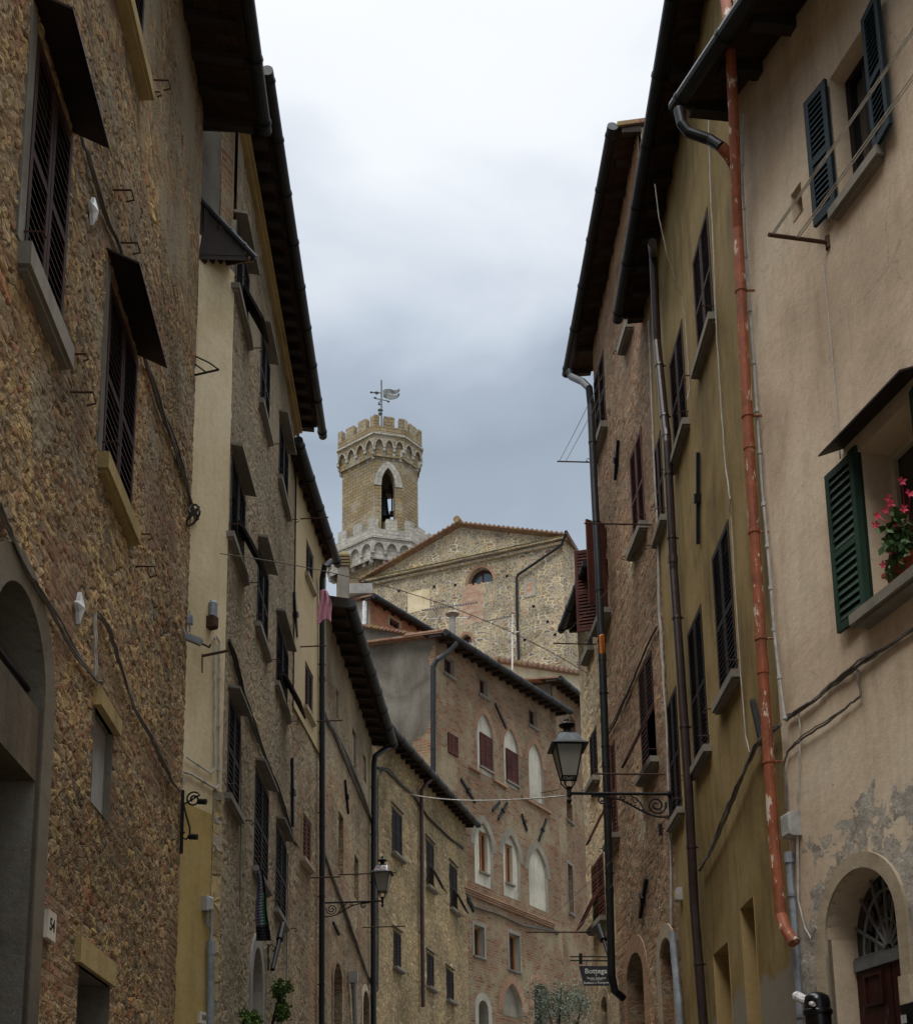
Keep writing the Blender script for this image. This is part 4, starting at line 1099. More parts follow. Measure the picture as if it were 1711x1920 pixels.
# half-round window
def c_arch(x0, x1, yb, yt, dep, glass=True):
    (u0, z0), (u1, _), (_, z1) = FC.hit(x0, yb), FC.hit(x1, yb), FC.hit((x0 + x1) / 2, yt)
    z0 = FC.hit((x0 + x1) / 2, (yb))[1]
    FC.holes.append((u0, u1, z0, z1, dep)); FC.arch.append((u0, u1, z0, z1, z0 + .03, 'round'))
    r = MB(); arch_ring(r, FC, u0, u1, z0 + .03, z1, .2, -.03, .02, 'round'); W = r.build('round_window', m_vous, BC)
    s = MB(); arch_fill(s, FC, u0, u1, z0, z0 + .03, z1, -dep + .02, 'round'); s.build('window_pane', m_mirror, W)
    s = MB(); arch_ring(s, FC, u0 + .12, u1 - .12, z0 + .02, z1 - .12, .12, -dep + .03, -dep + .1, 'round'); s.fbox(FC, (u0 + u1) / 2 - .04, (u0 + u1) / 2 + .04, z0, z1 - .1, -dep + .03, -dep + .08); s.build('window_frame', m_bred, W)
m_mirror = glassmat('sky_reflecting_glass', (.10, .12, .14), .05); m_mirror.node_tree.nodes['Principled BSDF'].inputs['Metallic'].default_value = .55
c_arch(877, 924, 1094, 1064, .5)
c_arch(862, 884, 1206, 1190, .4)
wall(BC, FC, 14.0, gC, m_church, step=2.0, thick=20, sides=False)
s = MB()
for k, (pz, o_) in enumerate(((.40, .40), (.14, .2))):
    s.fbox(FC, -.1 - o_ * .3, FC.L + o_ * .8, zc_ - .55 + pz, zc_ - .55 + pz + .13 + .05 * k, -.02, o_)
s.mi = 1
P = [FC.p(-.3, zc_ + .01, .46), FC.p(FC.L + .3, zc_ + .01, .46), FC.p(FC.L + .3, zc_ + .14, -.02), FC.p(-.3, zc_ + .14, -.02)]
s.hexa([p - UP * .02 for p in P] + P)
m_moss = plaster('mossy_ledge', (.3, .25, .08), (.2, .17, .06), stain=.5)
s.build('cornice', [m_church, m_moss], BC)
# side wall on the right, and the roof slopes
n2 = -FC.n; sC = cC + n2 * 9 + FC.d * 2.0
FCs = Fac(cC, sC, 'L')
wall(BC, FCs, 14.0, zc_ + .05, m_church, step=2.0, sides=False, name='flank_wall')
r = MB(); top_u = aT[0]
for (ua_, za_2, ub_, zb_2) in ((-.45, gC(0) - .25, top_u, aT[1]), (FC.L + .45, gC(FC.L) - .2, top_u, aT[1])):
    P = [FC.p(ua_, za_2 + .12, .5), FC.p(ub_, zb_2 + .12, .5), FC.p(ub_, zb_2 + .12, -10), FC.p(ua_, za_2 + .12, -10)]
    r.hexa(P + [p + UP * .10 for p in P])
    for i in range(int(abs(ub_ - ua_) / .32)):
        t = i / int(abs(ub_ - ua_) / .32); p0 = P[0].lerp(P[1], t) + UP * .10; r.tube([p0 + FC.n3 * .04, p0 - FC.n3 * 1.0], .07, 6)
r.tube([FC.p(top_u, aT[1] + .34, .6), FC.p(top_u, aT[1] + .34, -10)], .24, 8)
r.build('roof', m_tile, BC)
# gutter along the flank and downpipe across the front
s = MB(); a = FC.p(FC.L + .45, zc_ + .12, .55); b = at(1100, 1064, a.y + 8.6); s.tube([a, b], .11, 10); s.build('gutter', m_gut, BC)
s = MB(); P = [a - UP * .1] + [FC.w(x, y, .2) for x, y in ((1052, 1022), (970, 1078), (968, 1086), (969, 1160), (972, 1245), (972, 1300))]
s.tube(P, .085, 10); s.build('drainpipe', m_gut, BC)
s = MB(); P = [FC.w(x, y, .25) for x, y in ((681, 1082), (682, 1092), (691, 1098), (691, 1130))]; s.tube(P, .09, 8); s.build('drainpipe', m_gut, BC)
# framed square vent, plaster patch, brick patch, black patches for the shade in put-log holes
def patch(F, B, x0, y0, x1, y1, mat, o=.012, name='plaster_patch', poly=None):
    (a, z1), (b, z0) = F.hit(x0, y0), F.hit(x1, y1); s = MB()
    n = 10
    for i in range(n):
        t0, t1 = i / n, (i + 1) / n; ua, ub = a + (b - a) * t0, a + (b - a) * t1
        j = [R.uniform(0, .06) * (z1 - z0) for _ in range(2)]
        s.hexa([F.p(ua, z0 + j[0], -.02), F.p(ub, z0 + j[0], -.02), F.p(ub, z0 + j[0], o), F.p(ua, z0 + j[0], o), F.p(ua, z1 - j[1], -.02), F.p(ub, z1 - j[1], -.02), F.p(ub, z1 - j[1], o), F.p(ua, z1 - j[1], o)])
    return s.build(name, mat, B)
patch(FC, BC, 764, 1110, 806, 1143, m_sideb)
m_churchb = brickmat('patched_brick', [(.38, .2, .13), (.48, .3, .2), (.55, .45, .32)], (.55, .48, .38), bw=.5, rh=.2)
patch(FC, BC, 866, 1098, 906, 1168, m_churchb, name='brick_patch')
(a, b) = FC.hit(982, 1088); (c, d) = FC.hit(1004, 1117)
s = MB(); t = .17; z0, z1 = d, b
s.fbox(FC, a, a + t, z0, z1, -.02, .05); s.fbox(FC, c - t, c, z0, z1, -.02, .05); s.fbox(FC, a + t, c - t, z0, z0 + t * .8, -.02, .05); s.fbox(FC, a + t, c - t, z1 - t * .8, z1, -.02, .05)
s.build('vent_frame', m_greyp, BC)
s = MB(); s.fbox(FC, a + t, c - t, z0 + t * .8, z1 - t * .8, -.02, .03); s.build('vent_grille', m_churchb, BC)
for (x, y) in ((748, 1108), (853, 1097), (950, 1080), (814, 1100), (1026, 1166), (1000, 1137), (983, 1200), (1040, 1190)):
    s = MB(); u, z = FC.hit(x, y); s.fbox(FC, u - .09, u + .09, z - .08, z + .08, .0, .02); s.build('putlog_hole_shade', m_black, BC)  # black block on the wall stands in for the shade inside each hole
# ============================================================ bell tower
YT = 99.0
ctr = at(714, 950, YT); pxm = FPX / YT * 1.0
def zt_(py, dy=0): return at(714, py, YT + dy).z
angs = [-72, -5, 35, 71, 130, 200]
def ringpts(R_, rel=(0, 0)):
    return [Vector((ctr.x + R_ * math.sin(math.radians(a)), ctr.y - R_ * math.cos(math.radians(a)), 0)) for a in angs]
mpp = (at(800, 950, YT).x - at(700, 950, YT).x) / 100
Rs = 74 * mpp
def fz(py, R_): return at(714, py, YT - R_).z          # height measured on the front vertex
BTW = thing('bell_tower', (ctr.x, ctr.y, 18.0), 'tall polygonal stone bell tower with two battlemented crowns and white arched corbels', 'tower')
def facs(R_):
    P = ringpts(R_); out = []
    for i in range(len(P)):
        a, b = P[i], P[(i + 1) % len(P)]
        F = Fac(Vector((a.x, a.y)), Vector((b.x, b.y)), 'L')
        m = (a + b) / 2 - Vector((ctr.x, ctr.y, 0))
        if F.n3.dot(m) < 0: F.n = -F.n; F.n3 = -F.n3
        out.append(F)
    return out
def tower_wall(R_, z0, z1, mat, name, holes=None, uvo=0, thick=.0):
    s = MB(); off = uvo
    for i, F in enumerate(facs(R_)):
        hs = (holes or {}).get(i)
        if hs:
            (a, b, za, zb, zs) = hs
            arr = [(0, a, z0, z1), (b, F.L, z0, z1)]
            if za > z0: arr.append((a, b, z0, za))
            if zb < z1: arr.append((a, b, zb, z1))
            cv = arch_curve(a, b, zs, zb, 'point')
            for (p, zp), (q, zq) in zip(cv, cv[1:]):
                if zb - min(zp, zq) > 1e-4: s.quad([F.p(p, zp), F.p(q, zq), F.p(q, zb), F.p(p, zb)], [(p + off, zp), (q + off, zq), (q + off, zb), (p + off, zb)])
            full = [(a, za), (a, zs)] + cv + [(b, zs), (b, za)]
            for (p, zp), (q, zq) in zip(full, full[1:]):
                s.quad([F.p(p, zp), F.p(q, zq), F.p(q, zq, -thick), F.p(p, zp, -thick)], [(0, zp), (.3, zq), (thick + .3, zq), (thick, zp)])
        else: arr = [(0, F.L, z0, z1)]
        for (a, b, c, d) in arr:
            s.quad([F.p(a, c), F.p(b, c), F.p(b, d), F.p(a, d)], [(a + off, c), (b + off, c), (b + off, d), (a + off, d)])
        off += F.L
    return s.build(name, mat, BTW)
zA0 = fz(1041, Rs); zA1 = fz(1010, Rs)      # lower crown band
zU0 = fz(851, Rs)
# openings: face 1 (-5..35 deg) and the ones behind it
F1 = facs(Rs)[1]
a1, zb1 = F1.hit(715, 985); b1, _ = F1.hit(741, 985); _, zt1_ = F1.hit(731, 878); _, zs1 = F1.hit(728, 912)
zdk = fz(995, Rs)
hol = {1: (a1, b1, zdk - .3, zt1_, zs1)}
for i in (3, 4):
    Fb = facs(Rs)[i]; c_ = Fb.L * (.5 if i == 4 else .5); hol[i] = (c_ - 1.25, c_ + 1.25, zdk - .3, zt1_, zs1)
Fb = facs(Rs)[4]
hol = {1: hol[1]}
# rear opening placed so the eye sees the sky through the belfry
for i in (3, 4, 5):
    Fb = facs(Rs)[i]
    ua, za = Fb.hit(722, 912); ub, zb2 = Fb.hit(744, 912)
    ua, ub = min(ua, ub), max(ua, ub)
    if ua > .2 and ub < Fb.L - .2:
        _, zr1 = Fb.hit(730, 900); hol[i] = (ua, ub, zdk - .3, zr1, zr1 - 1.0); print('rear opening on', i)
tower_wall(Rs, zdk - .35, zU0 + .1, m_tower, 'belfry_wall', hol, thick=.75)
s = MB()
P = ringpts(Rs * .98); s.quad([p + UP * (zU0 - .6) for p in P]); s.build('belfry_ceiling', m_tower, BTW)
tower_wall(84 * mpp, 14, zA0 + .2, m_tower, 'tower_shaft', uvo=3)
s = MB(); arch_ring(s, F1, a1, b1, zs1, zt1_, .62, -.05, .05, 'point'); s.build('white_arch_surround', m_white, BTW)
def crown(Rin, Rout, zband, zarch0, zarch1, zstring, zwall, zmer, mat, trim, nar, kind, merw, mergap, tag_):
    fo = facs(Rout); fi = facs(Rin)
    s = MB(); t = MB(); m = MB(); band = MB(); off = 0
    for i, F in enumerate(fo):
        k = nar[i]; w = F.L / k
        for j in range(k):
            a, b = j * w, (j + 1) * w; g_ = w * .12
            cv = arch_curve(a + g_, b - g_, zarch0 + (zarch1 - zarch0) * .45, zarch1, kind, 8)
            full = [(a, cv[0][1])] + cv + [(b, cv[-1][1])]
            # skirt above the arches
            for (p, zp), (q, zq) in zip(full, full[1:]):
                if q - p < 1e-6: continue
                s.quad([F.p(p, zp), F.p(q, zq), F.p(q, zstring), F.p(p, zstring)], [(p + off, zp), (q + off, zq), (q + off, zstring), (p + off, zstring)])
                s.quad([F.p(p, zp), F.p(q, zq), F.p(q, zq, -.5), F.p(p, zp, -.5)], [(p, zp), (q, zq), (q, zq + .5), (p, zp + .5)])
            # white arch rim
            arch_ring(t, F, a + g_, b - g_, cv[0][1], zarch1, w * .12, -.02, .07, kind, 8)
            s.quad([F.p(a, zarch0 - .2, -.17), F.p(b, zarch0 - .2, -.17), F.p(b, zstring, -.17), F.p(a, zstring, -.17)], [(a + off, zarch0), (b + off, zarch0), (b + off, zstring), (a + off, zstring)])  # panel added close behind the arches so their recesses catch more light
            # corbel at the start of each bay
            zc0 = cv[0][1]; hw = w * .12
            for (z_a, z_b, oa, ob) in ((zc0 - .28, zc0 + .02, -.9, .03), (zc0 - .6, zc0 - .28, -.95, -.16), (zc0 - .95, zc0 - .6, -1.0, -.34)):
                t.fbox(F, a - hw, a + hw, z_a, z_b, oa, ob)
        for (a, b, z0, z1) in ((0, F.L, zstring, zwall),):
            s.quad([F.p(a, z0), F.p(b, z0), F.p(b, z1), F.p(a, z1)], [(a + off, z0), (b + off, z0), (b + off, z1), (a + off, z1)])
            s.quad([F.p(a, z0, -.45), F.p(b, z0, -.45), F.p(b, z1, -.45), F.p(a, z1, -.45)], [(a + off, z0), (b + off, z0), (b + off, z1), (a + off, z1)])
            s.quad([F.p(a, z1, -.45), F.p(b, z1, -.45), F.p(b, z1, 0), F.p(a, z1, 0)], [(a + off, 0), (b + off, 0), (b + off, .45), (a + off, .45)])
        band.fbox(F, -.05, F.L + .05, zstring - .1, zstring + .08, -.05, .12)
        G = fi[i]; band.fbox(G, -.08, G.L + .08, zband - .12, zband + .1, -.05, .16)
        nm = max(1, round((F.L) / (merw + mergap)))
        mw = merw
        # a merlon astride every corner and evenly between
        for j in range(nm):
            c = F.L * j / nm; a, b = c - mw / 2, c + mw / 2
            b_ = MB()
            if j == 0:
                Fp = fo[i - 1]
                b_.fbox(F, -.0, mw / 2, zwall + .002, zmer + R.uniform(-.05, .05), -.45, 0); b_.fbox(Fp, Fp.L - mw / 2, Fp.L, zwall + .002, zmer + R.uniform(-.05, .05), -.45, 0.0)
            else:
                b_.fbox(F, a, b, zwall + .002, zmer + R.uniform(-.05, .05), -.45, 0)
            b_.build('merlon', mat, BTW)
        off += F.L
    s.build(tag_ + '_parapet', mat, BTW); t.build(tag_ + '_corbel_arches', trim, BTW); band.build(tag_ + '_band', trim, BTW)
    # walk behind the parapet
    p = MB(); P = ringpts(Rout * .97); p.quad([q + UP * (zwall - 1.0) for q in P]); p.build(tag_ + '_walk', mat, BTW)
Ru = 83 * mpp
crown(Rs, Ru, fz(851, Rs), fz(847, Ru), fz(822, Ru), fz(811, Ru), fz(796, Ru), fz(777, Ru), m_tower, m_white, [4, 3, 2, 4, 4, 4], 'point', 20 * mpp, 10 * mpp, 'crown')
Rl0 = 84 * mpp; Rl = 102 * mpp
crown(Rl0, Rl, fz(1042, Rl0), fz(1040, Rl), fz(1016, Rl), fz(1005, Rl), fz(989, Rl), fz(969, Rl), m_white, m_white, [4, 3, 2, 4, 4, 4], 'round', 20 * mpp, 14 * mpp, 'crown')
# weather vane on the tower top
Yv = YT
s = MB(); b0, t0 = at(715, 800, Yv), at(715, 713, Yv); b0.z -= 4; s.tube([b0, t0], .07, 6)
s.lathe([(0, -.2), (.2, 0), (.12, .2), (.25, .35), (0, .6)], at(713, 776, Yv), 8)
for (x0, y0, x1, y1) in ((703, 747, 729, 752), (709, 756, 715, 750)):
    s.tube([at(x0, y0, Yv), at(x1, y1, Yv)], .045, 5)
for (x, y) in ((703, 746), (728, 753), (711, 758)): s.lathe([(0, -.12), (.14, 0), (0, .12)], at(x, y, Yv), 6)
s.tube([at(695, 735.5, Yv), at(716, 737, Yv)], .05, 5); s.lathe([(0, -.15), (.15, 0), (0, .15)], at(696, 735.5, Yv), 6); s.lathe([(0, -.2), (.22, 0), (0, .2)], at(706, 736.5, Yv), 6)
up_ = [(718, 732), (722, 729.5), (730, 729), (738, 731.5), (744, 731), (749, 728.5)]
md_ = [(718, 737), (726, 737), (735, 738), (741, 738.5), (745, 737), (749.5, 733)]
lo_ = [(718, 744), (724, 747), (732, 749.5), (740, 748), (745, 746), (749, 741)]
for T in ((up_, md_), (md_, lo_)):
    for i in range(5):
        if T[1] is lo_ and i == 3: pass
        wv = lambda k: .12 * math.sin(k * 1.3)
        a, b = at(*T[0][i], Yv + wv(i)), at(*T[0][i + 1], Yv + wv(i + 1)); c, d = at(*T[1][i + 1], Yv + wv(i + 1)), at(*T[1][i], Yv + wv(i))
        if T[0] is md_: a = a - UP * .04; b = b - UP * (.04 + .05 * i)
        q = Vector((0, .03, 0)); s.hexa([d, c, c + q, d + q, a, b, b + q, a + q])
m_vane = metal('weathered_vane_iron', (.13, .14, .13), .6, .4)
solo(s, 'weather_vane', m_vane, 'swallow-tailed iron weather vane on its pole above the bell tower', 'weather vane')
# bell
s = MB(); cb = at(720, 968, YT - 1.0); k = (at(733, 968, YT).x - at(711, 968, YT).x) / 2 * 1.05
s.lathe([(k, 0), (k * .97, .12), (k * .72, .7), (k * .6, 1.4), (k * .52, 1.9), (k * .3, 2.15), (.1, 2.25), (.1, 2.7), (0, 2.75)], cb - UP * .2, 20)
s.lathe([(0, -.1), (.16, 0), (.1, .2), (0, .5)], cb - UP * .15, 8)
bt = thing('bell', cb, 'large dark bronze bell hanging in the tower arch', 'bell')
m_bronze = metal('dark_bronze', (.035, .045, .045), .5, .7)
s.build('bell_body', m_bronze, bt, smooth=True)
s = MB(); a, b = at(712, 918, YT - 1), at(742, 925, YT - 1); s.tube([a, b], .17, 8); s.box(at(736, 916, YT - 1), .7, .3, .5); s.tube([at(735, 925, YT - .9), at(735, 968, YT - .9)], .07, 6); s.box(at(736, 964, YT - .9), .5, .3, .4)
s.build('bell_yoke', m_wood, bt)
# ============================================================ R1 beige house, near right
BR1 = thing('beige_plaster_house', (R1.p(9.5, 0).x, R1.p(9.5, 0).y, .3), 'beige plastered house nearest on the right, plaster flaking round its arched red door', 'house')
zr1 = eave(BR1, R1, (1395, 0), (1259, 205), ov=.63, slope=.2, ub=None, ua=0, raft=.62, gr=.085, rw=.12, rh=.13)
# upper window with teal shutters open
wU = window(BR1, R1, (1624, 42), (1576, 385), 'open', m_teal, pitch=.055, dep=.24, sh=.09, so=.09, smat=m_stonesill, framemat=m_dark, ang=(8, 8), hooks=False)
window(BR1, R1, (1501, 340), (1487, 418), 'glass', framemat=m_dark, sill=False, dep=.25, hooks=False, name='small_window')
wG = window(BR1, R1, (1716, 738), (1634, 1150), 'open', m_green, pitch=.07, dep=.38, sh=.09, so=.17, smat=m_stonesill, framemat=m_whitep, ang=(16, 2), hooks=False)
u0, u1, z0, z1, W = wG
s = MB(); s.fbox(R1, u1, u1 + .11, z0 - .02, z1 + .06, -.03, .03); s.build('green_frame', m_green, W); s = MB(); s.fbox(R1, u0 - .11, u0, z0 - .02, z1 + .06, -.03, .03); s.build('green_frame', m_green, W)
s = MB(); P = [R1.p(u0 - .15, z1 + .16, -.02), R1.p(u1 + .2, z1 + .16, -.02), R1.p(u1 + .22, z1 + .05, .24), R1.p(u0 - .15, z1 + .05, .24)]
s.hexa(P + [p + UP * .018 for p in P]); s.build('window_hood', m_sheet, W)
# arched doorway
ua, za = R1.hit(1550, 1740); ub, _ = R1.hit(1684, 1715); _, zap = R1.hit(1617, 1625); _, zsp = R1.hit(1617, 1738)
ua, ub = min(ua, ub), max(ua, ub)
DP = .34
R1.holes.append((ua, ub, .3, zap, DP)); R1.arch.append((ua, ub, .3, zap, zsp, 'round'))
r = MB(); arch_ring(r, R1, ua, ub, zsp, zap, .13, -.03, .03, 'round', legs=zsp - .3); DR = r.build('arched_doorway', m_archst, BR1)
s = MB(); s.fbox(R1, ua - .14, ua + .0, .3, zsp - .5, -.02, .06); s.fbox(R1, ub, ub + .14, .3, zsp - .15, -.02, .06); s.build('door_jamb_stones', m_archst, DR)
_, ztr = R1.hit(1630, 1812, -DP)
d0 = -DP + .1
m_fan = metal('grey_fanlight_iron', (.16, .17, .18), .6, .2)
s = MB(); s.fbox(R1, ua + .02, ub - .02, ztr - .05, ztr + .05, d0 - .05, d0 + .03); s.build('door_transom', m_fan, DR)
s = MB(); arch_fill(s, R1, ua, ub, ztr, zsp, zap, d0 - .04, 'round'); s.build('fanlight_glass', m_glass, DR)
s = MB(); cu_ = (ua + ub) / 2; rad = (ub - ua) / 2
for k in range(9):
    a = math.pi * (k + .0) / 8; x, z = math.cos(a), math.sin(a)
    s.tube([R1.p(cu_ + x * .05, ztr + .06 + z * .05, d0), R1.p(cu_ + x * rad * .97, min(ztr + .06 + z * (zap - ztr) * .97, zap), d0)], .016, 5)
for q_ in (.35, .7):
    s.tube([R1.p(cu_ + math.cos(math.pi * k / 16) * rad * q_, ztr + .06 + math.sin(math.pi * k / 16) * (zap - ztr) * q_, d0) for k in range(17)], .014, 5)
s.build('fanlight_bars', m_fan, DR)
for k in range(2):
    s = MB(); a = ua + k * rad + .01; b = a + rad - .02
    s.fbox(R1, a, b, .3, ztr - .055, d0 - .05, d0)
    zp1 = ztr - .62; zp0 = zp1 - .62; pa, pb = a + .14, b - .14
    for (x0, x1, y0, y1) in ((pa, pb, zp1 + .28, ztr - .12), (pa, pb, zp0, zp1), (pa, pb, zp0 - .8, zp0 - .15)):
        t = .03
        for q in ((x0 - t, x0, y0 - t, y1 + t), (x1, x1 + t, y0 - t, y1 + t), (x0, x1, y0 - t, y0), (x0, x1, y1, y1 + t)): s.fbox(R1, *q, d0, d0 + .02)
    c_ = R1.p((pa + pb) / 2, (zp0 + zp1) / 2, d0 + .06); Q = [R1.p(pa, zp0, d0 + .002), R1.p(pb, zp0, d0 + .002), R1.p(pb, zp1, d0 + .002), R1.p(pa, zp1, d0 + .002)]
    for i in range(4): s.quad([Q[i], Q[(i + 1) % 4], c_])
    s.build('door_leaf', m_door, DR)
uc, zc = R1.hit(1700, 1800)
m_R1 = plaster('beige_plaster_flaking', (.60, .475, .345), (.50, .385, .28), (.67, .56, .42), crack=True, stain=.45, peel=(uc, zc - .1, 2.3, 1.65, .02), under=(.44, .40, .34), bd=.014)
wall(BR1, R1, -.3, zr1, m_R1, step=.3, vis=(2.5, 12), revmat=m_beige, rev=.3, sidemat=m_ochre)
s = MB(); e = R1.L + .005
# ============================================================ R2 ochre house
BR2 = thing('ochre_plaster_house', (R2.p(3, 0).x, R2.p(3, 0).y, .5), 'dark ochre plastered house with brown louvred shutters, brick-soffit eaves and an orange-red downpipe', 'house')
zr2 = eave(BR2, R2, (1252, 0), (1152, 603), ov=.44, slope=.2, ua=-.2, raft=.5, gr=.085, rw=.12, rh=.13)
K = dict(kind='closed', mat=m_brown, pitch=.06, smat=m_stonesill, so=.10, sh=.09, dep=.22)
for c1, c2 in (((1327, 386), (1311, 690)), ((1279, 596), (1266, 868))): window(BR2, R2, c1, c2, **K)
K['mat'] = m_dark
for c1, c2 in (((1366, 972), (1352, 1318)), ((1315, 1130), (1304, 1445))): window(BR2, R2, c1, c2, **K)
K['mat'] = m_brown; window(BR2, R2, (1239, 805), (1234, 1012), **K)
K['mat'] = m_dark; window(BR2, R2, (1268, 1284), (1262, 1545), **K)
# deep slanting slots near street level
for (xa, ya, xb) in ((1412, 1680, 1389), (1365, 1765, 1338)):
    (a, z1), (b, _) = R2.hit(xa, ya), R2.hit(xb, ya + 42)
    a, b = min(a, b), max(a, b); R2.holes.append((a, b, z1 - 1.9, z1, .4))
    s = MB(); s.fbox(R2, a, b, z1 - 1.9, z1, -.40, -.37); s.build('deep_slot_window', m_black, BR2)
_, zl2 = R2.hit(1380, 1870)
m_ochre2 = plaster('ochre_plaster_streaked', (.25, .175, .068), (.18, .125, .048), (.30, .22, .10), stain=.9, low=(zl2, (.24, .21, .16)), bd=.008)
wall(BR2, R2, -.2, zr2, m_ochre2, step=.3, vis=(2.5, 12), revmat=m_inner, rev=.3, sidemat=m_L4)
pxpipe(R2, BR2, [(1222, 455, .35), (1224, 480, .16), (1231, 640, .12), (1250, 830, .12), (1262, 1070, .12), (1275, 1250, .12), (1290, 1480, .12), (1301, 1700, .12), (1318, 1920, .12), (1324, 1990, .12)], .056, m_pipe)
anchor(BR2, R2, (1308, 849), (1308, 1020), r=.022); anchor(BR2, R2, (1410, 1314), (1428, 1395), r=.03, knob=False)
# orange-red downpipe and the gutter elbow joining it
pxpipe(R2, BR2, [(1354, -40, .25), (1366, 50, .25), (1374, 205, .2), (1382, 430, .14), (1407, 900, .14), (1432, 1300, .14), (1449, 1560, .14), (1463, 1715, .14), (1472, 1742, .14), (1488, 1768, .1)], .052, m_red, off=.14)
pp = [R1.w(1271, 205, .68)] + [R1.w(1277, 232, .66), R1.w(1290, 248, .6), R1.w(1330, 262, .42), R1.w(1352, 276, .35)]
s = MB(); s.tube(pp, .052, 12); s.build('gutter_elbow', m_gut, BR1)
s = MB(); s.tube([pp[-1], R2.w(1366, 292, .2), R2.w(1377, 312, .14)], .056, 12); s.build('pipe_branch', m_red, BR2)
# ============================================================ R3
BR3 = thing('brick_and_rubble_house', (eR2.x, eR2.y, .8), 'weathered red brick and rubble house, brown shutters propped open, beside the right wall lamp', 'house')
zr3 = eave(BR3, R3, (1134, 287), (1057, 705), ov=.45, slope=.2, ua=-.05, raft=.5, gr=.085)
K = dict(kind='closed', mat=m_brown, pitch=.07, smat=m_stonesill, so=.13, sh=.12, dep=.2)
window(BR3, R3, (1131, 655), (1119, 852), **K)
K['mat'] = m_bred; window(BR3, R3, (1202, 800), (1189, 1034), **K)
K['mat'] = m_brown
window(BR3, R3, (1183, 575), (1172, 648), **K)
wP = window(BR3, R3, (1137, 985), (1128, 1180), 'open', m_bred, pitch=.06, dep=.2, sh=.1, so=.2, ang=(62, 70), hooks=False)
window(BR3, R3, (1222, 1215), (1206, 1460), 'closed', m_brown, pitch=.07, dep=.2, flaps=(0,))
window(BR3, R3, (1152, 1385), (1144, 1585), 'closed', m_bred, pitch=.07, dep=.2, flaps=(1,))
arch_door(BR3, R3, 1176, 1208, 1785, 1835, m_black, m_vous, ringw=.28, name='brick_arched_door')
arch_door(BR3, R3, 1238, 1262, 1757, 1800, m_inner, m_archst, ringw=.2)
anchor(BR3, R3, (1158, 825), (1152, 900), r=.035); anchor(BR3, R3, (1211, 1646), (1199, 1720), r=.04); anchor(BR3, R3, (1237, 1545), (1238, 1566), r=.03, knob=False)
wall(BR3, R3, -.1, zr3, m_R3, step=.06, vis=(3.3, 15), uvo=11, sidemat=m_R4)
pxpipe(R3, BR3, [(1066, 695, .48), (1070, 706, .45), (1092, 716, .38), (1104, 728, .38), (1107, 760, .35), (1113, 900, .35), (1121, 1060, .35), (1129, 1250, .35), (1136, 1450, .35), (1143, 1700, .35), (1146, 1830, .35), (1152, 1858, .3), (1168, 1872, .15)], .062, m_gut)
# ============================================================ R4
BR4 = thing('low_pale_rubble_house', (eR3.x, eR3.y, 1.0), 'lower pale rubble house beyond the brick one on the right, with small dark shuttered windows', 'house')
zr4 = eave(BR4, R4, (1090, 1072), (1048, 1184), ov=.34, slope=.2, ua=-.2, raft=.45, gr=.08)
K = dict(kind='closed', mat=m_dark, pitch=.08, smat=m_stonesill, so=.13, sh=.1, dep=.2)
window(BR4, R4, (1110, 1185), (1101, 1235), **K); window(BR4, R4, (1118, 1360), (1109, 1476), **K)
K['mat'] = m_bred; window(BR4, R4, (1131, 1596), (1113, 1742), kind='closed', mat=m_bred, pitch=.07, dep=.2, flaps=(1,), hooks=False)
arch_door(BR4, R4, 1128, 1140, 1868, 1890, m_black, m_archst, ringw=.15)
wall(BR4, R4, 0, zr4, m_R4, step=.07, vis=(3.8, 14), uvo=5)

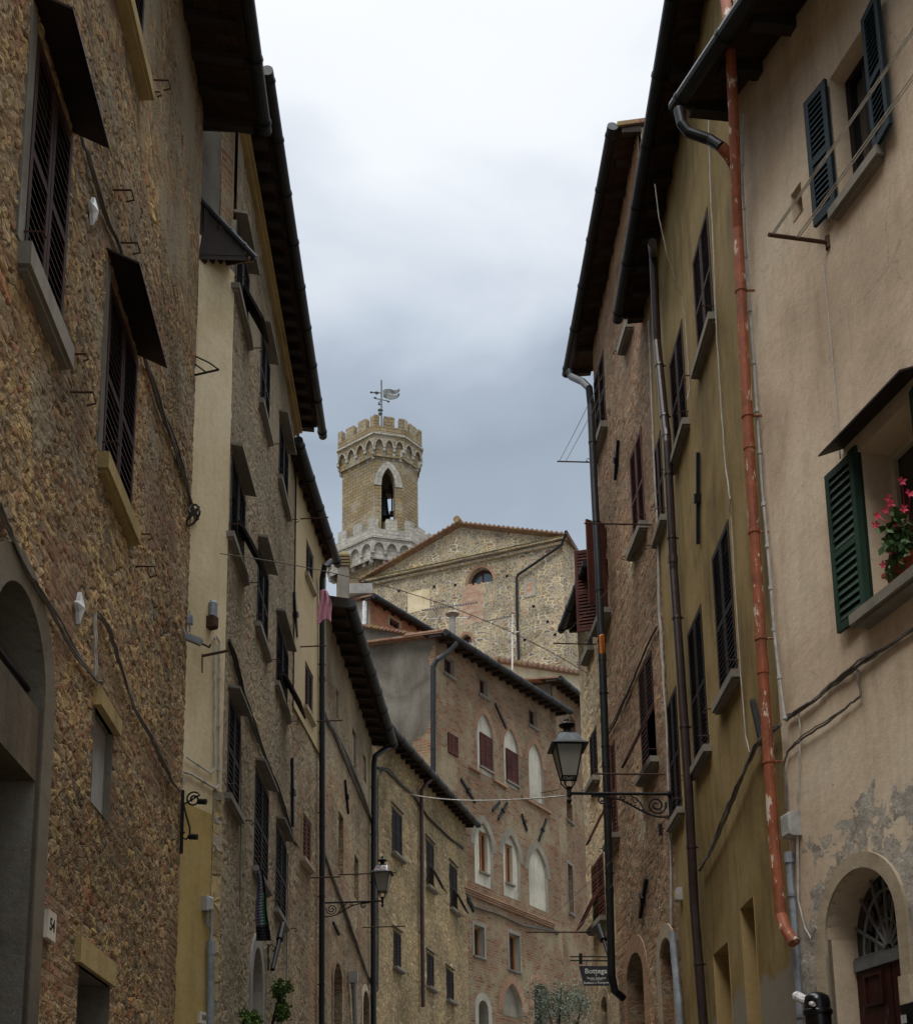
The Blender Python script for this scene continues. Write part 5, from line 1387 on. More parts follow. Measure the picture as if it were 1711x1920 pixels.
# ============================================================ lamps
def make_lamp():
    t = thing('street_lamp', (0, 0, 0), 'x', 'lamp')
    X = Vector((1, 0, 0)); Z = UP; L = 1.40
    s = MB(); s.tube([(0, 0, 0), (L, 0, 0)], .022, 10); s.tube([(0.0, 0, 0), (.03, 0, 0)], .05, 10)
    s.lathe([(0, -.16), (.02, -.14), (.035, -.1), (.02, -.06), (.035, -.03), (.03, .05), (.045, .07), (.02, .1)], (L, 0, 0), 12)
    s.build('lamp_arm', m_iron, t)
    s = MB()
    def spiral(cx, cz, r0, r1, a0, turns, n=30, th=.011):
        return [Vector((cx + (r0 + (r1 - r0) * i / n) * math.cos(a0 + turns * 2 * math.pi * i / n), 0, cz + (r0 + (r1 - r0) * i / n) * math.sin(a0 + turns * 2 * math.pi * i / n))) for i in range(n + 1)]
    s.tube(spiral(.20, -.16, .135, .02, math.pi * .9, 1.9), .012, 6)
    s.tube(spiral(.20, -.16, .10, .03, math.pi * .2, 1.2), .009, 6)
    s.tube(spiral(.95, -.085, .075, .015, math.pi * .5, 1.7), .011, 6)
    s.tube([(.02, 0, -.05), (.02, 0, -.30), (.06, 0, -.33), (.2, 0, -.325), (.34, 0, -.28), (.5, 0, -.19), (.68, 0, -.09), (.88, 0, -.04), (1.1, 0, -.03)], .014, 6)
    s.tube([(.36, 0, -.26), (.42, 0, -.13), (.5, 0, -.05), (.56, 0, -.03)], .009, 5); s.tube(spiral(.50, -.095, .05, .01, 0, 1.3), .008, 5); s.tube(spiral(.66, -.055, .035, .01, 2, 1.2), .007, 5)
    for i in range(9):
        a = i * .7; s.lathe([(0, -.02), (.016, 0), (0, .02)], (.3 + .05 * i, 0, -.29 + .03 * i), 5)
    s.tube([(.0, 0, -.05), (.0, 0, -.36)], .018, 6); s.lathe([(0, -.03), (.028, 0), (0, .03)], (.03, 0, -.35), 8)
    s.build('scroll_bracket', m_iron, t)
    # lantern: tapered four-sided glass body
    zb_, zt2_ = .22, .66; rb, rt = .10, .185
    fr = MB(); gl = MB()
    C = [(-1, -1), (1, -1), (1, 1), (-1, 1)]
    for i in range(4):
        (a, b), (c, d) = C[i], C[(i + 1) % 4]
        p0, p1 = Vector((L + a * rb, b * rb, zb_)), Vector((L + a * rt, b * rt, zt2_)); q0_, q1_ = Vector((L + c * rb, d * rb, zb_)), Vector((L + c * rt, d * rt, zt2_))
        fr.tube([p0, p1], .011, 5); fr.tube([p0, q0_], .011, 5); fr.tube([p1, q1_], .012, 5)
        gl.quad([p0, q0_, q1_, p1])
        m = Vector((L, 0, .1)); fr.tube([p0, Vector((L + a * rb * .9, b * rb * .9, .17)), Vector((L + a * .04, b * .04, .08)), m], .009, 5)
        fr.tube([Vector((L + a * rb * .5, b * rb * .5, zb_)), Vector((L + a * .05, b * .05, .13))], .006, 4)
        fr.lathe([(0, -.025), (.014, 0), (0, .02)], (L + a * rb * .9, b * rb * .9, .165), 5)
    G = gl.build('lantern_glass', m_lglass, t)
    FR = fr.build('lantern_frame', m_iron, t)
    bl = MB(); bl.lathe([(.02, 0), (.03, .05), (.03, .1), (.022, .12)], (L, 0, .24), 8); bl.mi = 1; bl.lathe([(.02, 0), (.045, .05), (.045, .1), (.02, .16), (0, .17)], (L, 0, .37), 10); bl.build('bulb', [m_iron, m_bulb], t)
    rf = MB()
    def fru(r0, z0, r1, z1):
        P = [Vector((L + a * r0, b * r0, z0)) for a, b in C]; Q = [Vector((L + a * r1, b * r1, z1)) for a, b in C]; rf.hexa(P + Q)
    fru(.255, .655, .20, .70); 
    rf.mi = 1; fru(.185, .70, .125, .84); rf.mi = 0
    fru(.13, .84, .10, .86)
    rf.lathe([(.09, .85), (.05, .90), (.05, .94), (.11, .97), (.115, .985), (.05, 1.02), (.03, 1.04), (.035, 1.06), (.02, 1.09), (0, 1.11)], (L, 0, 0), 14)
    rf.build('lantern_roof', [m_iron, m_cap], t)
    return t
m_cap = metal('lamp_cap_metal', (.10, .105, .11), .3, .8)
lampR = make_lamp()
def place_lamp(t, F, px, py, sc, label):
    u, z = F.hit(px, py, .02); t.location = F.p(u, z, .02)
    t.rotation_euler = (0, 0, math.atan2(F.n.y, F.n.x)); t.scale = (sc, sc, sc); t['label'] = label; t['group'] = 'wall lamps of the street'
def copy_tree(o, parent=None):
    c = o.copy(); scene.collection.objects.link(c)
    if parent: c.parent = parent
    for ch in list(o.children): copy_tree(ch, c)
    return c
lampL = copy_tree(lampR)
place_lamp(lampR, R3, 1256, 1489, 1.0, 'larger black iron lantern on a scrolled bracket, on the right-hand brick wall')
place_lamp(lampL, L3, 606, 1693, .82, 'smaller iron lantern with a shiny cap on a scrolled bracket beside the left downpipe')
for ch in lampL.children:
    if ch.name.startswith('lantern_roof'):
        ch.data = ch.data.copy(); ch.data.materials[1] = m_shiny

# ============================================================ sign
u, z = R4.hit(1140, 1807)
D_ = R4.p(u, z, .12); Ysg = D_.y
sg = thing('hanging_shop_sign', at(1140, 1848, Ysg), 'dark slate shop sign with white lettering hanging from iron rods on the right', 'sign')
TL, TR, BR_, BL = at(1085, 1811, Ysg), at(1144, 1811, Ysg), at(1144, 1848, Ysg), at(1094, 1848, Ysg)
s = MB(); q = Vector((0, .03, 0)); s.hexa([BL, BR_, BR_ + q, BL + q, TL, TR, TR + q, TR * 0 + TL + q])
m_slate = paint('slate_board', (.03, .033, .042), wear=.1, rough=.6)
board = s.build('sign_board', m_slate, sg)
m_letter = paint('white_lettering', (.75, .75, .73), wear=.0, rough=.6)
px_ = (TR.x - TL.x) / 59.0
Xa = Vector((1, 0, 0))
for (tx, cx, cy, hh) in (('Bottega', 1116.5, 1821, 13.5), ('di', 1117, 1828, 4.5), ('Paolo Sabatini', 1117.5, 1834, 6.2), ('Scultura e Designer', 1117.5, 1842.5, 6.0)):
    text_mesh(tx, at(cx, cy, Ysg - .006), Xa, UP, hh * px_, m_letter, 'lettering', board, ext=.001)
s = MB(); a, b = at(1106, 1837.5, Ysg - .004), at(1129, 1837.5, Ysg - .004); s.lbox(a, Xa, UP, Vector((0, -1, 0)), 0, b.x - a.x, -.004, .004, 0, .002); s.build('ruled_line', m_letter, board)
s = MB()
for y in (1793.5, 1801): s.tube([at(1068, y, Ysg + .015), at(1150, y + .5, Ysg + .015)], .012, 6)
s.tube([at(1088, 1788, Ysg + .015), at(1088, 1808, Ysg + .015)], .03, 6); s.tube([at(1099, 1802, Ysg + .015), at(1099, 1812, Ysg + .015)], .006, 4); s.tube([at(1140, 1802, Ysg + .015), at(1140, 1812, Ysg + .015)], .006, 4)
s.build('sign_rods', m_iron, sg)
# ============================================================ cables on walls
def cable(F, pts, r, mat, label, off=.03, n=5, jit=.006, cat='cable', name='wall_cable', twin=0, seg=6, clips=None):
    P = densify(pxwire(F, pts, r, off), n, jit); mb = MB(); mb.tube(P, r, seg)
    for k in range(twin):
        o_ = Vector((R.uniform(-1, 1), R.uniform(-1, 1), R.uniform(-1, 1))) * 0
        ph = R.uniform(0, 6); Q = [p + F.n3 * (r * (.6 + .8 * math.sin(i * .31 + ph))) + UP * (r * (1.5 if k == 0 else -1.4) * (.35 + .9 * math.sin(i * (.23 + .06 * k) + ph * 1.7))) for i, p in enumerate(P)]; mb.tube(Q, r * .62, seg)
    if clips:
        L = 0
        for a, b in zip(P, P[1:]):
            d = (b - a).length; L += d
            if L > clips: L = 0; t = (b - a).normalized(); mb.tube([b - t * .02, b + t * .02], r * 1.7, 6)
    return solo(mb, name, mat, label, cat)
cable(L1, [(150, 250), (165, 290), (195, 395), (228, 470), (232, 500)], .016, m_cable, 'thick grey cable running down the near stone wall between the two hooded windows', twin=1)
cable(L1, [(266, 655), (285, 715), (300, 765), (325, 830), (350, 905), (362, 960), (368, 975)], .02, m_cable, 'thick cable bundle slanting down to the corner of the near left house', twin=2)
cable(L1, [(-5, 945), (22, 1000), (50, 1070), (80, 1120), (110, 1170), (140, 1222), (178, 1272), (190, 1280)], .014, m_cable, 'sagging pair of grey cables above the near left arched doorway', twin=2)
cable(L1, [(180, 1152), (200, 1172), (225, 1245), (250, 1320), (280, 1378), (300, 1420), (325, 1470), (338, 1482)], .013, m_cable, 'dark drooping cable low on the near left wall, ending at the house corner', twin=2)
cable(L1, [(178, 1152), (178, 1268), (190, 1278)], .010, m_cablew, 'pair of pale cables looped above the bricked-up slot', twin=1)
cable(S2, [(402, 1198), (405, 1192), (412, 1205), (412, 1270), (411, 1360), (411, 1470), (405, 1479), (360, 1452), (344, 1447), (341, 1482)], .014, m_cablew, 'white conduit dropping down the beige corner wall and turning left', n=4, jit=.002, clips=.5, name='conduit')
cable(S2, [(405, 1210), (402, 1220), (402, 1300), (402, 1400), (402, 1440), (395, 1450), (350, 1420)], .010, m_plast, 'thin grey clipped conduit ending in a hooked bend on the beige corner wall', n=4, jit=.002, clips=.3, name='conduit')
cable(L2, [(430, 1200), (438, 1230), (455, 1300), (470, 1350), (490, 1400), (520, 1480), (545, 1560), (560, 1600), (590, 1660), (604, 1690)], .022, m_cabled, 'long dark cable sloping down across the shuttered stone house to the downpipe', twin=2)
cable(L2, [(450, 1290), (452, 1500), (450, 1700)], .008, m_cable, 'thin vertical cable left of the lower shutters on the stone house')
cable(L2, [(540, 1600), (538, 1750), (535, 1900)], .010, m_cable, 'thin vertical grey cable beside the street-level round door')
cable(L4, [(608, 1340), (625, 1370), (650, 1430), (680, 1500), (700, 1545)], .05, m_cable, 'bulging slanted mortar ridge cable on the rough stone house', twin=1)
cable(L4, [(608, 1600), (640, 1690), (660, 1750), (690, 1830), (705, 1855)], .03, m_cable, 'lower sagging cable on the rough stone house under the left lamp', twin=1)
cable(L5, [(706, 1440), (725, 1445), (745, 1465), (775, 1490), (800, 1530), (840, 1570), (868, 1592)], .028, m_cabled, 'dark double cable crossing the ochre rubble house under the eaves', twin=2)
cable(L5, [(707, 1860), (708, 1600), (709, 1460), (718, 1446)], .02, m_cable, 'grey cable rising beside the black downpipe of the ochre rubble house', twin=1)
cable(P6, [(872, 1668), (885, 1698), (930, 1712), (980, 1735), (1035, 1745), (1046, 1752)], .035, m_cable, 'grey cable drooping below the string course of the brick palace', twin=1)
cable(R1, [(1716, 1175), (1660, 1215), (1622, 1240), (1605, 1250), (1557, 1282), (1521, 1316), (1497, 1334), (1474, 1350)], .016, m_cable, 'thick twisted cable climbing right across the beige plaster house', twin=2)
cable(R2, [(1462, 1358), (1446, 1373), (1430, 1388), (1415, 1402), (1400, 1430), (1388, 1463), (1375, 1498), (1358, 1538), (1335, 1586), (1311, 1631)], .018, m_cable, 'thick twisted cable falling left across the ochre house', twin=2, off=.06)
cable(R1, [(1607, 1256), (1612, 1305), (1590, 1322), (1552, 1354), (1502, 1386), (1475, 1410), (1468, 1440), (1473, 1480), (1475, 1520)], .010, m_cable, 'thin cable looping below the thick one on the beige house to the grey junction box', twin=1)
cable(R1, [(1496, 1338), (1500, 1370), (1497, 1440), (1494, 1560), (1496, 1690), (1508, 1740), (1520, 1760), (1530, 1740)], .008, m_cablew, 'pale cord hanging down the beige wall and curling beside the arched door', twin=1, jit=.003)
cable(R1, [(1541, 488), (1553, 600), (1567, 760), (1574, 860)], .006, m_cablew, 'fine straight cord from the clothes-line bar down towards the green shutter', jit=.001)
cable(R2, [(1328, 215), (1330, 330), (1337, 480), (1343, 640), (1351, 760), (1360, 880), (1368, 935), (1366, 965)], .008, m_cablew, 'pale cord hanging over the tall upper shutter on the ochre house', jit=.004)
cable(R2, [(1370, 970), (1377, 1100), (1386, 1240), (1397, 1380), (1404, 1410)], .006, m_cablew, 'thin tan cord continuing down past the lower dark shutter of the ochre house', jit=.002)
cable(R2, [(1393, 215), (1390, 330), (1398, 480), (1410, 650), (1420, 800), (1428, 920), (1440, 1050), (1450, 1180), (1460, 1270), (1470, 1345)], .013, m_plast, 'grey clipped cable following the seam right of the orange-red downpipe', jit=.001, clips=.42, off=.04)
cable(R3, [(1216, 600), (1223, 800), (1232, 1000), (1236, 1150), (1243, 1250), (1250, 1400), (1256, 1600), (1258, 1735)], .013, m_cablew, 'white cable running down the seam between the brick house and the ochre house', jit=.008, twin=1)
cable(R3, [(1231, 1175), (1215, 1205), (1180, 1290), (1155, 1350), (1130, 1395)], .016, m_cabled, 'dark cable slanting down leftwards across the brick house', twin=1)
# free hanging cords
mb = MB(); a = at(1227, 345, 13.6); pts = [(1227, 345, 13.50), (1235, 410, 13.63), (1248, 470, 13.76), (1262, 515, 13.90), (1277, 555, 14.03), (1284, 600, 14.09), (1288, 660, 14.16), (1292, 730, 14.23), (1287, 748, 14.23)]
mb.tube(densify([at(*p) for p in pts], 4, .003), .007, 6); solo(mb, 'loose_cord', m_cablew, 'loose white cord hanging from the gutter of the ochre house', 'cord')
def hang(a, b, s_, r, mat, name, label, cat='cable', n=20):
    mb = MB(); mb.tube(sag(a, b, s_, n), r, 5); return solo(mb, name, mat, label, cat)
hang(S2.w(413, 1038, .3), R4.w(1100, 1262, .3), -.35, .006, m_cable, 'overhead_cable', 'long overhead cable crossing the lane from the beige corner wall to the right')
pa = P6.w(1045, 1490, .6); 
hang(L5.w(768, 1489, .3), lampR.location + Vector((-1.4, 0, 0)) * 1.0, .12, .012, m_cablew, 'overhead_cable', 'pale twisted cable strung level across the lane to the right lamp')
# clothes lines of the beige house
def dryer(F, B_, px, py, px2, name, label, lines, L=.9, r=.014):
    u, z = F.hit(px, py, .0); A = F.p(u, z, 0)
    return A
s = MB(); A = R1.w(1552, 455, .0); Bq = R1.w(1440, 440, .62)
s.tube([A, Bq], .018, 8); s.tube([A - UP * .06, A + UP * .06], .03, 8)
dl = R1.d3
cl = tag(s.build('clothes_line_bar', m_rust, None, off=Vector(A)), 'iron clothes-line bar projecting below the teal shutter with four cords running right', 'clothes line')
s = MB()
for k, t in enumerate((.96, .93, .55, .51)):
    p = A.lerp(Bq, t); q = p - dl * 5.0 + UP * (.05); s.tube(sag(p, q, .03, 8), .006, 5)
s.build('clothes_line_cord', m_cablew, cl)
def bar(F, px, py, L, label, r=.014, cords=None):
    A = F.w(px, py, 0); e = A + F.n3 * L
    s = MB(); s.tube([A, e], r, 6); o = tag(s.build('drying_bar', m_rust, None, off=Vector(A)), label, 'clothes line', 'drying bars on the walls')
    if cords:
        s = MB()
        for c in cords: s.tube(sag(A + F.n3 * L * c[0], F.w(c[1], c[2], L * c[0]), .03, 6), .005, 4)
        s.build('clothes_line_cord', m_cablew, o)
    return o
bar(R3, 1121, 867, .75, 'iron drying bar under the topmost left window of the brick house', cords=[(.95, 1135, 690), (.8, 1135, 720)])
bar(R3, 1221, 984, 1.0, 'iron drying bar under the upper red shutter of the brick house', cords=None)
bar(R3, 1247, 1452, 1.0, 'iron drying bar below the propped brown shutter of the brick house')
bar(R4, 1118, 1208, .8, 'iron drying bar beside the orange net on the right', cords=[(.95, 1180, 1060)])
bar(R4, 1116, 1748, 1.3, 'iron drying bar above the hanging shop sign', cords=[(.9, 1160, 1600), (.3, 1160, 1640)])
bar(L3, 560, 973, .55, 'iron drying bar high on the yellow plaster house')
bar(L3, 560, 1213, .5, 'iron drying bar mid height on the yellow plaster house')
bar(L3, 588, 1353, .55, 'iron drying bar beside the black downpipe')
bar(L4, 635, 1640, 1.2, 'iron drying bar on the rough stone house above the left lamp'); bar(L4, 680, 1739, 1.0, 'iron drying bar on the rough stone house below the left lamp')
bar(L3, 582, 1646, .55, 'iron drying bar under the red-brown shutter')
bar(P6, 1012, 1487, .8, 'small iron bar under the right upper shutter of the brick palace')
s = MB(); a, b, c = at(366, 690, 14.0), S2.w(410, 694, .1), at(368, 703, 14.0)
s.tube([S2.w(366, 668, .1), S2.w(392, 680, .35), S2.w(410, 693, .5)], .010, 5); s.tube([S2.w(366, 703, .1), S2.w(410, 693, .5)], .014, 5); s.tube([S2.w(366, 683, .1), S2.w(385, 697, .3)], .01, 5)
solo(s, 'drying_rack', m_iron, 'small folding drying rack of iron arms high on the beige corner wall', 'clothes line')
s = MB(); s.tube([S2.w(379, 1230, .03), S2.w(428, 1220, .28)], .018, 6); s.tube([S2.w(379, 1226, .0), S2.w(379, 1262, .0)], .01, 5); solo(s, 'iron_bar', m_rust, 'rusty iron bar standing out from the beige corner wall below the rusty box', 'bar')
s = MB(); s.tube([S2.w(374, 1206, .03), S2.w(386, 1210, .2), S2.w(392, 1214, .26), S2.w(395, 1208, .28)], .012, 6); solo(s, 'iron_hook', m_iron, 'small curled iron hook above the rusty bar on the beige corner wall', 'hook')
# boxes
def jbox(F, x0, y0, x1, y1, dpt, mat, name, label, cat='box', parts=None):
    (a, z1), (b, z0) = F.hit(x0, y0), F.hit(x1, y1); a, b = min(a, b), max(a, b); z0, z1 = min(z0, z1), max(z0, z1)
    s = MB(); c = min(.02, (b - a) * .2)
    s.fbox(F, a, b, z0, z1, .0, dpt * .8)
    P = [F.p(a, z0, dpt * .8), F.p(b, z0, dpt * .8), F.p(b, z1, dpt * .8), F.p(a, z1, dpt * .8)]; Q = [F.p(a + c, z0 + c, dpt), F.p(b - c, z0 + c, dpt), F.p(b - c, z1 - c, dpt), F.p(a + c, z1 - c, dpt)]
    s.hexa(P + Q)
    o = solo(s, name, mat, label, cat); o['_r'] = 0; del o['_r']
    return o, (a, b, z0, z1)
def jboxc(F, px, py, w, h, dpt, mat, name, label, cat='box'):
    u, z = F.hit(px, py, dpt); a, b, z0, z1 = u - w / 2, u + w / 2, z - h / 2, z + h / 2
    s = MB(); c = .02
    s.fbox(F, a, b, z0, z1, .0, dpt * .8)
    P = [F.p(a, z0, dpt * .8), F.p(b, z0, dpt * .8), F.p(b, z1, dpt * .8), F.p(a, z1, dpt * .8)]; Q = [F.p(a + c, z0 + c, dpt), F.p(b - c, z0 + c, dpt), F.p(b - c, z1 - c, dpt), F.p(a + c, z1 - c, dpt)]
    s.hexa(P + Q)
    return solo(s, name, mat, label, cat), (a, b, z0, z1)
o, (a, b, z0, z1) = jboxc(R1, 1470, 1547, .17, .22, .12, m_plast, 'junction_box', 'grey junction box with a yellow sticker beside the orange-red downpipe', 'box')
m_yel = paint('yellow_sticker', (.7, .42, .03), wear=.3)
s = MB(); s.fbox(R2, a + (b - a) * .4, a + (b - a) * .75, z0 + (z1 - z0) * .3, z0 + (z1 - z0) * .72, .12, .122); s.build('yellow_sticker', m_yel, o)
o, (a, b, z0, z1) = jboxc(R3, 1265, 1677, .14, .17, .10, m_plast, 'junction_box', 'small pale junction box on the seam cable of the brick house', 'box')
s = MB(); s.fbox(R3, a + (b - a) * .3, a + (b - a) * .7, z0 + (z1 - z0) * .3, z0 + (z1 - z0) * .7, .10, .102); s.build('yellow_sticker', m_yel, o)
jboxc(S2, 397, 1694, .12, .17, .11, m_plast, 'meter_box', 'grey meter box on top of the zinc conduit on the yellow corner wall', 'box')
s = MB(); s.tube([S2.w(397, 1708, .08), S2.w(396, 1768, .08)], .02, 8); s.tube([S2.w(396, 1765, .08), S2.w(394, 1990, .08)], .042, 10); s.tube([S2.w(396, 1765, .08), S2.w(396, 1790, .08)], .05, 10)
s.tube([S2.w(389, 1690, .05), S2.w(388, 1735, .05), S2.w(393, 1742, .05), S2.w(396, 1730, .05)], .01, 6)
solo(s, 'zinc_conduit', m_zinc, 'grey zinc pipe standing against the yellow corner wall beside house number 50', 'pipe')
s = MB(); s.tube([R1.w(1478, 1600, .06), R1.w(1480, 1640, .06), R1.w(1487, 1720, .06), R1.w(1501, 1930, .06), R1.w(1505, 1990, .06)], .034, 10); s.tube([R1.w(1478, 1598, .06), R1.w(1479, 1618, .06)], .045, 10)
for y in (1678, 1905): s.tube([R1.w(1484 + (y - 1678) * .07, y - 3, .06), R1.w(1484 + (y - 1678) * .07, y + 3, .06)], .042, 10)
solo(s, 'zinc_conduit', m_zinc, 'blue-grey zinc pipe at the seam between the ochre and beige houses', 'pipe')
s = MB(); s.tube([R3.w(1260, 1748, .08), R3.w(1264, 1800, .08), R3.w(1272, 1880, .08), R3.w(1278, 1990, .08)], .05, 10); solo(s, 'zinc_conduit', m_zinc, 'grey pipe rising beside the plaster arch of the brick house', 'pipe')
s = MB(); s.tube([L4.w(662, 1842, .1), L4.w(664, 1860, .1), L4.w(670, 1990, .1)], .06, 8); s.box(L4.w(663, 1832, .12), .18, .14, .24); solo(s, 'zinc_conduit', m_cement, 'grey conduit and little box between the two arches of the rough stone house', 'pipe')
# oval sensor and rusty lantern box
s = MB(); u, z = S2.hit(394, 1148); 
s.tube([S2.p(u, z - .1, .04), S2.p(u, z + .1, .04)], .055, 12); s.lathe([(.055, 0), (.04, .035), (0, .05)], S2.p(u, z + .1, .04), 12); solo(s, 'alarm_box', m_zinc, 'rounded pale grey alarm box on the beige corner wall', 'box')
jboxc(S2, 407, 1165, .10, .15, .12, m_rust, 'rusty_box', 'square rusty metal box beside the rounded grey alarm box', 'box')
# star-shaped plastic covers on the near wall
for (x, y, lb) in ((143, 1140, 'white cable plate low on the near stone wall above the slot'), (169, 396, 'white cable plate high on the near stone wall between the hooded windows')):
    u, z = L1.hit(x, y); s = MB(); P = []
    for k in range(8):
        a = math.pi * k / 4; r = .10 if k % 2 == 0 else .05; P.append(L1.p(u + math.cos(a) * r, z + math.sin(a) * r * 1.3, .035))
    c = L1.p(u, z, .07)
    for k in range(8): s.quad([P[k], P[(k + 1) % 8], c])
    s.quad([p - L1.n3 * .03 for p in P]); 
    for k in range(8): s.quad([P[k], P[(k + 1) % 8], P[(k + 1) % 8] - L1.n3 * .03, P[k] - L1.n3 * .03])
    solo(s, 'cable_plate', m_white1, lb, 'plate')
# security camera on the corner
s = MB(); a = L1.w(353, 1195, .1); A = Vector((1, 0, -.45)).normalized(); Bv = UP.cross(A).normalized(); C = A.cross(Bv)
s.lbox(a, A, C, Bv, -.02, .16, -.035, .035, -.035, .035); s.tube([a + Vector((-.02, 0, .0)), a + Vector((-.06, 0, .12))], .012, 6); s.tube([L1.w(356, 1145, .04), L1.w(356, 1185, .05)], .012, 6); s.box(L1.w(357, 1163, .05), .06, .05, .1)
solo(s, 'security_camera', m_zinc, 'small grey security camera at the corner of the near stone house', 'camera')
# cable coil at the corner
s = MB(); c0 = L1.w(363, 955, .08)
for k in range(3):
    s.tube([c0 + Vector((math.cos(t * .5) * (.05 + .012 * k), math.sin(t * .5) * .05, math.sin(t * .5 + k) * .09 - k * .05)) for t in range(13)], .013, 6)
solo(s, 'cable_coil', m_cabled, 'tangled cable coil at the corner of the near stone house', 'cable')
# wrought-iron bracket with two spotlights
Yb = cL1.y - .15
sb = thing('scrolled_spotlight_bracket', at(342, 1600, Yb), 'black wrought-iron S-scroll bracket with two small cylinder spotlights, at the near left corner', 'lamp')
def sp(cx, cy, r0, r1, a0, tr, n=22):
    return [at(cx + (r0 + (r1 - r0) * i / n) * math.cos(a0 + tr * 2 * math.pi * i / n), cy + (r0 + (r1 - r0) * i / n) * math.sin(a0 + tr * 2 * math.pi * i / n), Yb) for i in range(n + 1)]
s = MB(); s.tube([at(343, 1482, Yb), at(340, 1600, Yb)], .02, 6)
s.tube(sp(363, 1499, 4, 15, 2.2, 1.55) + [at(345, 1508, Yb), at(349, 1528, Yb), at(356, 1552, Yb), at(356, 1565, Yb), at(349, 1574, Yb), at(342, 1570, Yb), at(342, 1563, Yb), at(347, 1560, Yb)], .011, 6)
s.build('scroll', m_iron, sb)
for (x, y) in ((379, 1503), (362, 1569)):
    s = MB(); c = at(x, y, Yb - .02); d = Vector((1, -.2, -.12)).normalized(); s.tube([c - d * .045, c + d * .05], .033, 12); s.build('spotlight', m_iron, sb)
# slim hanging spotlight on the stone house
s = MB(); a, b = L2.w(531, 1733, .35), L2.w(511, 1818, .3); m = a.lerp(b, .35)
s.tube([a, m], .05, 10); s.tube([m, b], .03, 10); s.tube([L2.w(503, 1770, .02), L2.w(503, 1820, .02)], .012, 5)
s.tube([L2.w(503, 1775, .02), L2.w(510, 1770, .15), L2.w(517, 1778, .25), L2.w(512, 1784, .2)], .01, 5); s.tube([L2.w(503, 1790, .02), L2.w(507, 1808, .1), L2.w(512, 1812, .25)], .01, 5)
solo(s, 'tubular_wall_lamp', m_iron, 'long black tubular lamp tilted on a curly bracket below the laundry', 'lamp')
s = MB(); a, b = R4.w(1122, 1736, .4), R4.w(1140, 1790, .35); m = a.lerp(b, .5); s.tube([a, m], .06, 10); s.tube([m, b], .03, 8); s.tube([a, R4.w(1126, 1736, .0)], .012, 5)
solo(s, 'tubular_wall_lamp', m_iron, 'long black tubular lamp tilted above the hanging shop sign', 'lamp')
# orange net hanging from the shutter
s = MB(); c = R3.w(1127, 1190, .42)
for k in range(26):
    t = k / 25; z = -t * .28; s.tube([c + Vector((math.cos(k * 2.1) * .035, math.sin(k * 2.1) * .03, z)), c + Vector((math.cos(k * 2.1 + 2.5) * .035, math.sin(k * 2.1 + 2.5) * .03, z - .05))], .022, 5)
m_orange = paint('orange_net', (.55, .17, .01), wear=.3, wc=(.3, .1, .02))
solo(s, 'orange_net_bag', m_orange, 'orange net bag hanging under the open red shutters on the right', 'bag')
# laundry
def cloth(name, mats, label, cols, rows, f, group=None, mf=None):
    s = MB()
    for i in range(cols):
        for j in range(rows):
            s.mi = mf(i / cols, j / rows) if mf else 0
            s.quad([f(i / cols, j / rows), f((i + 1) / cols, j / rows), f((i + 1) / cols, (j + 1) / rows), f(i / cols, (j + 1) / rows)])
    o = solo(s, name, mats, label, 'laundry', smooth=True)
    md = o.modifiers.new('thick', 'SOLIDIFY'); md.thickness = .006
    return o
Yp = L3.w(612, 1110, .5).y
def fp(a, b):
    # pink towel folded over the line, pinched at the top, wide and uneven at the hem
    wd = 12 + 11 * min(1, b * 2.2); x = 607 + (a - .5) * 2 * wd * .55 + 3 * b + 2 * math.sin(b * 5)
    y = 1105 + 60 * b + (5 * math.cos(a * 5)) * b + 6 * abs(a - .5) * (1 - b)
    return at(x, y, Yp + .035 * math.sin(a * 15 + b * 4))
m_pink = Mt('pink_towel'); m_pink = m_pink.fin(m_pink.ramp(m_pink.noise(m_pink.obj(), 30, 4), [(.58, .26, .34), (.74, .40, .49)]), .95)
cloth('pink_towel', m_pink, 'pink towel hanging on the line in front of the black downpipe', 18, 18, fp)
m_navy = Mt('dark_navy_cloth').fin((.012, .012, .018), .95); m_gcl = Mt('grey_blue_cloth').fin((.13, .13, .18), .95); m_grn = Mt('green_cloth').fin((.03, .16, .05), .95)
Yl = L2.w(492, 1700, .45).y
def fl(a, b):
    x = 481 + (6 + 22 * b ** .6) * a + 1.5 * math.sin(b * 8) - 2 * b; y = 1636 + 128 * b - 12 * a * (1 - b)
    return at(x, y, Yl + .05 * math.sin(a * 9 + b * 1.2))
cloth('dark_laundry', [m_navy, m_gcl, m_grn], 'grey, green and navy garments hanging below the brown shutters on the left', 14, 24, fl, mf=lambda a, b: 0 if b > .75 or (a > .5 and b < .3) else (2 if .55 < a < .85 and b > .3 else (1 if a < .6 else 0)))
